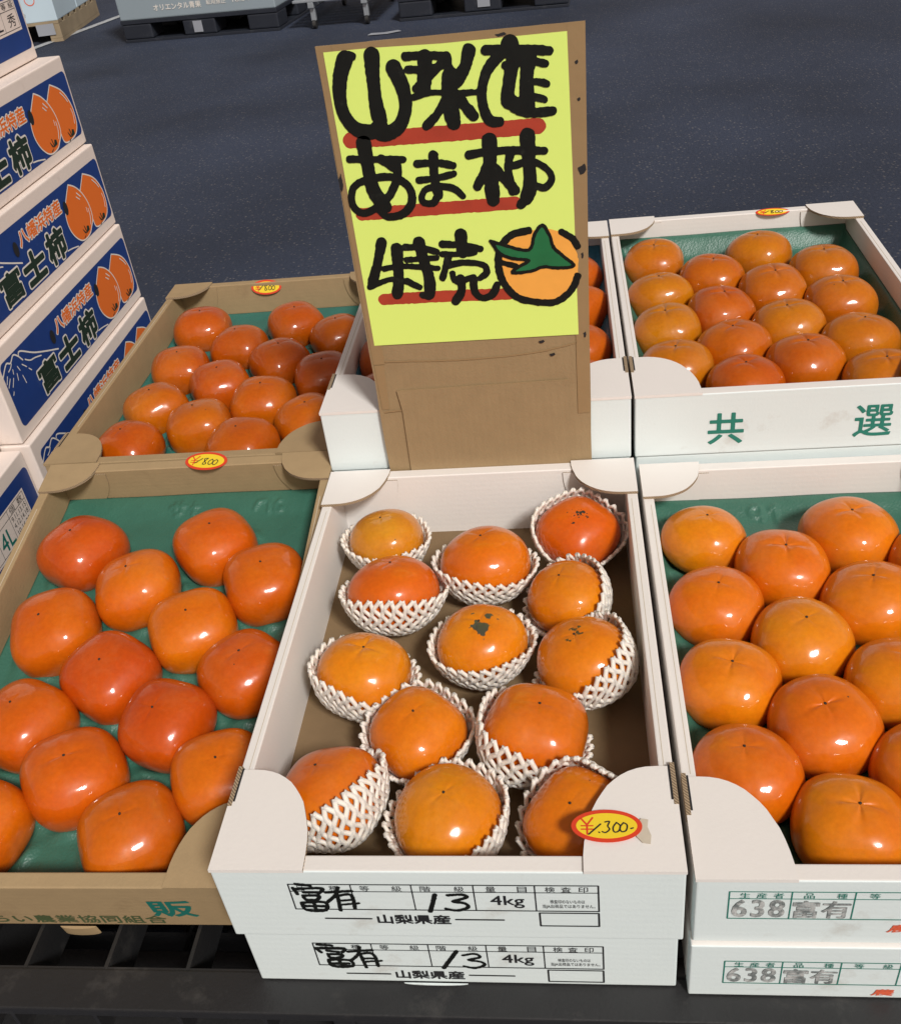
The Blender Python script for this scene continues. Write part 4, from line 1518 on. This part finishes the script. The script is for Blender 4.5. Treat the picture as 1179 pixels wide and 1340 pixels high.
bm = bmesh.new()
rn = random.Random(4)
edge = []
for (xa, za), (xb, zb) in (((66, -73), (285, -73)), ((285, -73), (290.5, 432)), ((290.5, 432), (63, 433)), ((63, 433), (66, -73))):
    for k in range(14):
        t = k / 14
        edge.append((xa + (xb - xa) * t + rn.uniform(-0.5, 0.5), za + (zb - za) * t + rn.uniform(-0.5, 0.5)))
b = bmesh.new()
prism(b, sl_(edge), 0.0, 0.0042, 1)
pn = link('cardboard_panel', b, [M['sign_kraft'], M['edge']], sign)
pn.matrix_local = basis((0, 0.0044, 0), (1, 0, 0), (0, 0, 1))
# brown tape wrapped round the borders, and the folded lower part
for P in ([(63.2, 434), (77, 434), (79, 130), (67, 130)], [(276, 433), (291.2, 433), (286.2, 60), (273.5, 60)],
          [(77.2, 434), (275.8, 433), (275.8, 423), (77.2, 424)], [(67.5, 129), (78, 129), (76, 77), (68.5, 77)]):
    b = bmesh.new()
    prism(b, sl_(P)[::-1], 0, 0.0003)
    q = link('tape_strip', b, M['tape'], sign)
    q.matrix_local = basis((0, -0.0003, 0), (1, 0, 0), (0, 0, 1))
b = bmesh.new()
prism(b, sl_([(89, -60), (262, -60), (264.5, 66), (264.5, 101), (87, 99), (90, 74)])[::-1], 0, 0.0013, 1)
q = link('lower_patch', b, [M['sign_kraft'], M['tape']], sign)
q.matrix_local = basis((0, -0.0008, 0), (1, 0, 0), (0, 0, 1))
cr = field_mesh('fold_crease', [('s', 0.0016, sl_([(71, 74), (130, 77), (200, 75.5), (264, 79)]))], 0.0006, 0.0006)
on_sign('fold_crease', cr, M['tape'], 0.0011)
cr = field_mesh('fold_crease', [('s', 0.0016, sl_([(80, 133), (160, 130), (230, 133), (274, 141)]))], 0.0006, 0.0008)
on_sign('fold_crease', cr, M['tape'], 0.0006)
cut = field_mesh('hand_cut', [('p', 0, sl_([(148, 0.5), (180, 0), (177, 4.2), (152, 4.4)]))], 0.0006)
on_sign('hand_cut', cut, M['ink_black'], 0.0013)  # flat black patch on the panel, which is not cut through
b = bmesh.new()
prism(b, sl_([(69.6, 428.8), (110, 428.6), (170, 426.6), (276, 426.4), (276.6, 300), (276.8, 150.3), (71.4, 151.9), (70.4, 300)])[::-1], 0, 0.0003)
sh = link('yellow_sheet', b, M['sheet'], sign)
sh.matrix_local = basis((0, -0.0006, 0), (1, 0, 0), (0, 0, 1))
lay = {'r': (0.0010, 'marker_red'), 'o': (0.0012, 'marker_orange'), 'g': (0.0014, 'marker_green')}
lines = {'handwritten_first_line': [], 'handwritten_second_line': [], 'handwritten_third_line': []}
out_l, out_g = [], []
for k, wd, P in SIGN:
    Q = sl_(P)
    if k == 'k':
        mz = sum(p[1] for p in P) / len(P)
        n_ = 'handwritten_first_line' if mz > 356 else ('handwritten_second_line' if mz > 275 else 'handwritten_third_line')
        lines[n_].append(('t', wd / 1000 * 0.88, Q))
    elif k == 'r':
        if wd < 10:
            continue
        on_sign('red_underline', field_mesh('red_underline', [('s', wd / 1000 * 0.80, Q)], 0.0009, 0.0008, 5), M['marker_red'], 0.0010)
    elif k == 'o':
        on_sign('drawn_fruit', field_mesh('drawn_fruit', [('p', 0, Q)], 0.001, 0.001), M['marker_orange'], 0.0013)
    elif k == 'g':
        on_sign('drawn_leaf', field_mesh('drawn_leaf', [('p', 0, Q)], 0.0008), M['marker_green'], 0.0017)
    elif k == 'p':
        out_l.append(('s', wd / 1000, Q))
    else:
        out_g.append(('s', wd / 1000, Q))
for n_, it in lines.items():
    on_sign(n_, field_mesh(n_, it, 0.0008, 0.0006, 3), M['marker_black'], 0.0015)
on_sign('drawn_outline', field_mesh('drawn_outline', out_l, 0.0008, 0.001), M['marker_black'], 0.0015)
on_sign('drawn_leaf_outline', field_mesh('drawn_leaf_outline', out_g, 0.0006, 0.0006), M['marker_black'], 0.0019)
sm = [(65.5, 318, 2.0, 9), (283, 402, 1.6, 2), (284, 372, 1.6, 1.8), (285, 312, 4, 5), (283, 232, 1.2, 4), (240, 145, 3, 2), (250, 130, 3, 2), (221, 429, 5, 1.5), (283, 150, 1.5, 4)]
for x, z, a, b_ in sm:
    on_sign('ink_spot', field_mesh('ink_spot', [('p', 0, sl_([(x - a, z + b_ * .3), (x - a * .5, z - b_), (x + a * .4, z - b_ * .8), (x + a, z - b_ * .1), (x + a * .6, z + b_), (x - a * .3, z + b_ * .5)]))], 0.0006, 0.0006),
            M['ink_black'], 0.0009)


# ================================================================ LEFT STACKS OF BLUE AND WHITE CARTONS
FLEN, FH = 0.52, 0.1385


def side_print(box, name, me, m, lift):
    """print on the +x face: local x of the drawing runs from the near end to the far end, y up"""
    return put(name, me, m, box, basis((lift, -FLEN, FH), (0, 1, 0), (0, 0, 1)))


PR = {}


def face_art():
    """drawing in metres: s = along from the near end, t = height (0 at the top edge, negative down)"""
    s = lambda u: FLEN - u / 1000
    f = lambda L: [(s(u), -v / 1000) for u, v in L]
    pan = []
    x0, x1, y0, y1, r = s(503), s(6), -0.1215, -0.0215, 0.010
    for cx, cy, a0 in ((x1 - r, y1 - r, 0), (x0 + r, y1 - r, 90), (x0 + r, y0 + r, 180), (x1 - r, y0 + r, 270)):
        for k in range(7):
            a = rad(a0 + 90 * k / 6)
            pan.append((cx + r * math.cos(a), cy + r * math.sin(a)))
    bm = bmesh.new()
    bm.faces.new([bm.verts.new((p[0], p[1], 0)) for p in pan])
    me = bpy.data.meshes.new('blue_panel')
    bm.to_mesh(me)
    bm.free()
    PR['panel'] = me
    front = [(130.9, 28.5), (112, 37.5), (96, 51), (85, 68), (81, 85), (84, 101), (97, 111), (110, 118), (133, 119.6), (150, 113.5), (165, 99.5),
             (172, 83), (170, 66), (160, 52), (146, 40)]
    back = [(69.9, 29.8), (43, 42), (27, 55), (17, 72), (14.5, 85), (18, 104), (32, 116), (59, 120), (80, 116), (84, 98), (86, 72), (96, 52), (91, 46)]
    PR['orange_back'] = field_mesh('drawn_persimmon', [('p', 0, smooth_pts(f(back + [back[0]]), 3))], 0.0012)
    PR['orange_front'] = field_mesh('drawn_persimmon', [('p', 0, smooth_pts(f(front + [front[0]]), 3))], 0.0012)
    PR['out_back'] = field_mesh('persimmon_outline', [('s', 0.0022, f(back + [back[0]]))], 0.0008)
    PR['out_front'] = field_mesh('persimmon_outline', [('s', 0.0022, f(front + [front[0]]))], 0.0008)
    cal = []
    for cx, cy in ((120, 113), (50, 116)):
        for dx, dy in ((-14, -8), (10, -9), (-16, 4), (14, 5), (0, -12)):
            cal.append(('p', 0, f([(cx, cy), (cx + dx * 0.7 + 3, cy + dy - 2), (cx + dx, cy + dy), (cx + dx * 0.8 - 2, cy + dy * 0.4 + 2)])))
    PR['calyx'] = field_mesh('drawn_calyx', cal, 0.0007)
    PR['glint'] = [field_mesh('drawn_glint', [q], 0.0007) for q in [('s', 0.0020, f([(44, 48), (33, 58), (27, 66)])), ('s', 0.0018, f([(24, 78), (22, 88), (26, 101)])),
                                             ('s', 0.0020, f([(112, 48), (102, 57)])), ('s', 0.0018, f([(117, 53), (108, 60)])),
                                             ('s', 0.0020, f([(89, 82), (90, 94), (97, 106)])), ('s', 0.0016, f([(95, 78), (95, 86)]))]]
    T = lambda b, u0, u1, v0, v1, bold, sp=1.0: fit_text(b, s(u1), -v1 / 1000, s(u0), -v0 / 1000, bold, spacing=sp)
    PR['t1w'] = T('八幡浜特産', 178, 328, 35, 57, 0.11)
    PR['t1'] = T('八幡浜特産', 178, 328, 35, 57, 0.03)
    PR['t2'] = [T('柿', 200, 260, 69, 115, 0.055), T('士', 278, 344, 72, 113, 0.07), T('富', 359, 419, 72, 114, 0.035)]
    PR['t2w'] = [T('柿', 200, 260, 69, 115, 0.11), T('士', 278, 344, 72, 113, 0.13), T('富', 359, 419, 72, 114, 0.095)]
    mt = [('s', 0.0024, f([(505, 39.5), (485, 27), (474, 31), (461, 25), (451, 31), (442, 42)])),
          ('s', 0.0024, f([(449, 33), (441, 28.5), (409, 47), (376, 61.6), (340, 76)])),
          ('s', 0.0018, f([(486, 38.6), (478, 36.6), (472.6, 32.8)])), ('s', 0.0020, f([(436, 44.4), (424, 52), (410, 55), (392, 60.6)])),
          ('s', 0.0020, f([(200, 113), (182, 115.5), (161, 120)]))]
    for a, b in (((493, 42.4), (501, 50.8)), ((489, 48.3), (500, 57)), ((480.6, 51.6), (489.7, 61)), ((448, 46.3), (439, 54.8)),
                 ((461, 43), (458, 50.6)), ((468, 50.7), (471, 60)), ((456.5, 59.7), (454.4, 73)), ((492, 67.5), (496, 71)), ((474.5, 41), (476.7, 47)),
                 ((435, 59.5), (429.7, 65))):
        mt.append(('s', 0.0017, f([a, b])))
    PR['mount'] = [field_mesh('drawn_mountain', [q], 0.0007) for q in mt]
    ho = []
    for cx, cy in ((163, 56), (344.5, 53.5)):
        ho.append(f([(cx + 7.5 * math.cos(k * math.pi / 10), cy + 11 * math.sin(k * math.pi / 10)) for k in range(20)]))
    PR['holes'] = []
    for h in ho:
        bm = bmesh.new()
        bm.faces.new([bm.verts.new((p[0], p[1], 0)) for p in h[::-1]])
        me = bpy.data.meshes.new('hand_hole_shade')
        bm.to_mesh(me)
        bm.free()
        PR['holes'].append(me)
    # end label of the other cartons: white card with a ruled table
    for key, u0, u1, v0, v1 in (('label_a', 23, 200, 46, 92), ('label_b', 35, 230, 42, 100)):
        bm = bmesh.new()
        bm.faces.new([bm.verts.new(p) for p in ((s(u1), -v1 / 1000, 0), (s(u0), -v1 / 1000, 0), (s(u0), -v0 / 1000, 0), (s(u1), -v0 / 1000, 0))])
        me = bpy.data.meshes.new('label_card')
        bm.to_mesh(me)
        bm.free()
        PR[key] = me
        L = []
        for v in (v0 + 3, v0 + 15, v1 - 4):
            L.append(('s', 0.0008, f([(u0 + 4, v), (u1 - 4, v)])))
        for u in (u0 + 4, u0 + 55, u0 + 100, u1 - 4):
            L.append(('s', 0.0008, f([(u, v0 + 3), (u, v1 - 4)])))
        PR[key + '_grid'] = field_mesh('ruled_table', L, 0.0006)
    PR['lb_text'] = join_flat('x', [T('個数', 44, 84, 46, 56, 0.0, 2.0), T('9.11.13.15', 42, 86, 60, 68, 0), T('4.12.14.18', 42, 86, 71, 79, 0),
                                    T('10.16.20', 44, 84, 83, 91, 0)])
    PR['lb_big'] = join_flat('x', [T('4L', 94, 130, 64, 92, 0.01)])
    PR['la_text'] = join_flat('x', [T('等級', 30, 70, 50, 59, 0.0, 2.0), T('秀', 36, 62, 66, 84, 0.0), T('2L', 84, 118, 66, 84, 0.0)])


face_art()
SPOTS = []


def blue_carton(corner, art, label, group, length=FLEN):
    """corner = far top corner of the face that looks towards +x"""
    x, y, ztop = corner
    o = thing('printed_carton', label, 'carton', (x, y, ztop - FH), (0, 0, rad(math.sin(ztop * 97) * 0.5)), group=group)
    link('carton_body', box_mesh(-0.36, 0, -length, 0, 0.0, FH, 0.0030, 3), M['carton_warm_lit'], o)
    side_print(o, 'blue_panel', PR['panel'], M['ink_blue'], 0.0003)
    if art == 'front':
        side_print(o, 'drawn_persimmon', PR['orange_back'], M['ink_orange'], 0.0005)
        side_print(o, 'persimmon_outline', PR['out_back'], M['ink_white'], 0.0006)
        side_print(o, 'drawn_persimmon', PR['orange_front'], M['ink_orange'], 0.0008)
        side_print(o, 'persimmon_outline', PR['out_front'], M['ink_white'], 0.0009)
        side_print(o, 'drawn_calyx', PR['calyx'], M['ink_darkgreen'], 0.0011)
        for q in PR['glint']:
            side_print(o, 'drawn_glint', q, M['ink_white'], 0.0011)
        side_print(o, 'printed_lettering', PR['t1w'], M['ink_white'], 0.0005)
        side_print(o, 'printed_lettering', PR['t1'], M['ink_orange'], 0.0007)
        for a, b in zip(PR['t2w'], PR['t2']):
            side_print(o, 'character_outline', a, M['ink_white'], 0.0008)
            side_print(o, 'printed_character', b, M['ink_darkgreen'], 0.0011)
        for q in PR['mount']:
            side_print(o, 'drawn_mountain', q, M['ink_white'], 0.0005)
        for h in PR['holes']:
            side_print(o, 'hand_hole_shade', h, M['ink_black'], 0.0012)  # flat black disc painted for the dark inside of the hole
    else:
        k = 'label_a' if art == 'a' else 'label_b'
        side_print(o, 'label_card', PR[k], M['carton_warm_lit'], 0.0006)
        side_print(o, 'ruled_table', PR[k + '_grid'], M['ink_black'], 0.0008)
        side_print(o, 'printed_lettering', PR['la_text' if art == 'a' else 'lb_text'], M['ink_black'], 0.0009)
        if art == 'b':
            side_print(o, 'printed_size', PR['lb_big'], M['ink_teal'], 0.0009)
    return o


GRP = 'blue and white persimmon cartons stacked on the left'
blue_carton((-0.5720, 1.290, 0.4592), 'a', 'top carton of the left stack, cut by the upper left corner, with a ruled label', GRP)
blue_carton((-0.5380, 1.298, 0.3190), 'front', 'second carton from the top of the blue printed stack at left', GRP)
blue_carton((-0.5270, 1.291, 0.1788), 'front', 'third carton from the top of the blue printed stack at left', GRP)
blue_carton((-0.5210, 1.289, 0.0386), 'front', 'fourth carton from the top of the blue stack, showing the mountain and all three characters', GRP)
blue_carton((-0.5160, 1.287, -0.1016), 'front', 'carton of the blue stack half hidden by the brown rear box', GRP)
blue_carton((-0.5560, 0.764, 0.0355), 'b', 'carton at the left edge above the one marked 4L, mostly out of view', 'blue cartons at the left edge')
blue_carton((-0.5260, 0.762, -0.1050), 'b', 'carton at the left edge with a ruled label marked 4L', 'blue cartons at the left edge')
for y, t in ((1.288, 'far'), (0.760, 'near')):
    zt = -0.2418 if y > 1 else -0.2452
    c = link('closed_carton', box_mesh(-0.36, 0, -0.52, 0, 0, zt - (GROUND + PH + 0.0008), 0.003), M['carton_warm_lit'], None,
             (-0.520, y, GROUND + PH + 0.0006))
    tag(c, 'plain white carton at the bottom of the %s blue stack' % t, 'carton')
plastic_pallet(-0.90, -0.47, 0.20, 1.32, GROUND, PH, 'black plastic pallet under the blue and white cartons at left', None, cell=0.08)


# ================================================================ BACKGROUND
def far_pallet(name, loc, rz, W, L, m, label, wood=False):
    o = thing(name, label, 'pallet', loc, (0, 0, rz))
    H = 0.14
    if wood:
        n = 7
        for k in range(n):
            y = k * (L - 0.10) / (n - 1)
            link('deck_board', box_mesh(0, W, y, y + 0.10, H - 0.02, H, 0.002), m, o)
        for x in (0, W / 2 - 0.045, W - 0.09):
            link('stringer', box_mesh(x, x + 0.09, 0.002, L - 0.002, 0.022, H - 0.0205, 0.003), m, o)
            link('bottom_board', box_mesh(x - 0.0 if x else 0, x + 0.09, 0, L, 0, 0.0215, 0.002), m, o)
    else:
        link('deck', box_mesh(0, W, 0, L, H - 0.025, H, 0.003), m, o)
        link('base', box_mesh(0, W, 0, L, 0, 0.018, 0.003), m, o)
        for x in (0, W / 2 - 0.12, W - 0.22):
            for y in (0.0, L / 2 - 0.10, L - 0.20):
                link('foot_block', box_mesh(x + 0.001, x + (0.24 if 0 < x < W - 0.3 else 0.219), y + 0.003, y + 0.197, 0.0185, H - 0.0255, 0.012, 3), m, o)
    return o


# wooden pallet with white cartons
wp = far_pallet('wooden_pallet', (-4.42, 7.20, GROUND), rad(7), 1.10, 1.10, M['wood'], 'worn wooden pallet under pale cartons at the upper left', True)
# rotate the front edge to run to the lower left
wp.location = (-3.335 - 1.10 * math.cos(rad(7)), 7.34 - 1.10 * math.sin(rad(7)), GROUND)
tagp = link('paper_tag', box_mesh(0.93, 1.06, -0.006, -0.003, 0.05, 0.125), M['paper'], wp)
for k, (a, b, z, lab) in enumerate(((0.56, 0.005, 0, 'pale blue white carton printed 32 at the front corner of the wooden pallet'),
                                    (0.01, 0.005, 0, 'pale carton beside the one printed 32, hidden at the left'),
                                    (0.56, 0.56, 0, 'pale carton behind the one printed 32 on the wooden pallet'),
                                    (0.56, 0.005, 1, 'pale carton on top of the one printed 32, above the frame'))):
    o = thing('pale_carton', lab, 'carton', wp.matrix_world @ Vector((0, 0, 0)), group='pale cartons on the wooden pallet')
    o.rotation_euler = (0, 0, rad(7))
    o.location = Matrix.Translation(wp.location) @ Matrix.Rotation(rad(7), 4, 'Z') @ Vector((a, b, 0.1405 + z * 0.3005))
    link('carton_body', box_mesh(0, 0.54, 0, 0.54, 0, 0.30, 0.006), M['far_white'], o)
    if k == 0:
        put('printed_number', fit_text('32', 0.185, 0.12, 0.29, 0.20), M['ink_black'], o, basis((0, -0.002, 0), (1, 0, 0), (0, 0, 1)))
        put('printed_bar', field_mesh('b', [('s', 0.012, [(0.15, 0.02), (0.14, 0.28)])], 0.006), M['ink_blue'], o, basis((0, -0.002, 0), (1, 0, 0), (0, 0, 1)))
        put('printed_circle', field_mesh('c', [('s', 0.006, [(0.38 + 0.035 * math.cos(t * 0.5236), 0.15 + 0.035 * math.sin(t * 0.5236)) for t in range(13)])], 0.004),
            M['ink_red'], o, basis((0, -0.002, 0), (1, 0, 0), (0, 0, 1)))
        put('printed_lettering', join_flat('l', [fit_text('産地直送', -0.0 + 0.02, 0.10, 0.13, 0.14), fit_text('青果物', 0.2, 0.04, 0.32, 0.07)]), M['ink_grey'], o,
            basis((0, -0.002, 0), (1, 0, 0), (0, 0, 1)))
        put('teal_stripe', field_mesh('t', [('s', 0.02, [(0.06, 0.16), (0.14, 0.20), (0.20, 0.29)])], 0.006), M['ink_teal'], o, basis((0.542, 0, 0), (0, 1, 0), (0, 0, 1)))
        put('red_mark', field_mesh('r', [('s', 0.018, [(0.24, 0.15), (0.30, 0.19), (0.33, 0.15)]), ('s', 0.012, [(0.25, 0.20), (0.33, 0.13)])], 0.005), M['ink_red'], o,
            basis((0.542, 0, 0), (0, 1, 0), (0, 0, 1)))

# black pallet with a grey wrapped load
A7 = -math.atan2(0.13, 1.15)
kp = far_pallet('plastic_pallet', (-2.72, 6.965, GROUND), A7, 1.15, 1.05, M['navy_plastic'], 'dark plastic pallet under the grey load at the top of the picture')
link('paper_tag', box_mesh(0.535, 0.60, -0.004, -0.002, 0.035, 0.105), M['paper'], kp)
for k in range(2):
    o = thing('grey_load', ['grey carton with a line of white lettering on the dark plastic pallet', 'grey carton on top of the lettered grey carton, above the frame'][k],
              'carton', (0, 0, 0), (0, 0, A7), 'grey cartons on the dark pallet')
    o.location = Matrix.Translation((-2.72, 6.965, GROUND)) @ Matrix.Rotation(A7, 4, 'Z') @ Vector((0.003, 0.004, 0.1405 + k * 0.2605))
    link('carton_body', box_mesh(0, 1.144, 0, 1.04, 0, 0.26, 0.008), M['grey_wrap'], o)
    if k == 0:
        T = [fit_text('オリエンタル青果', 0.27, 0.045, 0.62, 0.085, 0.02), fit_text('転用禁止', 0.66, 0.055, 0.80, 0.083, 0.01), fit_text('18.04', 0.85, 0.058, 0.97, 0.083)]
        put('printed_lettering', join_flat('l', T), M['ink_white'], o, basis((0, -0.003, 0), (1, 0, 0), (0, 0, 1)))

# low trolley with metal slats
tr = thing('flat_trolley', 'low trolley with pale metal slats standing on the asphalt behind the sign', 'trolley', (-1.44, 6.74, GROUND), (0, 0, rad(-4)))
for k in range(9):
    link('slat', box_mesh(0.0, 0.62, k * 0.11, k * 0.11 + 0.085, 0.165, 0.18, 0.003), M['zinc'], tr)
for x in (0.10, 0.46):
    link('frame_rail', box_mesh(x, x + 0.04, 0.0, 0.97, 0.13, 0.1645, 0.003), M['zinc'], tr)
for x in (0.12, 0.48):
    for y in (0.04, 0.88):
        lg = link('leg', box_mesh(x - 0.016, x + 0.016, y - 0.016, y + 0.016, 0.05, 0.1298, 0.003), M['zinc'], tr)
        bm = bmesh.new()
        bmesh.ops.create_cone(bm, cap_ends=True, segments=20, radius1=0.03, radius2=0.03, depth=0.022,
                              matrix=Matrix.Translation((x, y, 0.030)) @ Matrix.Rotation(rad(90), 4, 'Y'))
        link('caster', bm, M['black_plastic'], lg)

far_pallet('plastic_pallet', (-0.74, 6.695, GROUND), rad(-4.2), 1.10, 1.05, M['navy_plastic'], 'empty dark plastic pallet on the asphalt above the sign')
o = COL.objects['plastic_pallet.005'] if 'plastic_pallet.005' in COL.objects else None
if o:
    link('paper_tag', box_mesh(0.52, 0.60, -0.004, -0.002, 0.045, 0.11), M['paper'], o)
bm = bmesh.new()
prism(bm, [(-0.10, -0.02), (0.02, -0.035), (0.11, -0.01), (0.09, 0.03), (0.0, 0.02), (-0.08, 0.035)], 0, 0.002)
for v in bm.verts:
    v.co.z += 0.003 * (abs(v.co.x) * 8)
ps = link('paper_scrap', bm, M['paper'], None, (-0.80, 6.34, GROUND + 0.004), (0, 0, 0.1))
tag(ps, 'pale scrap of paper lying on the asphalt just above the sign', 'scrap')
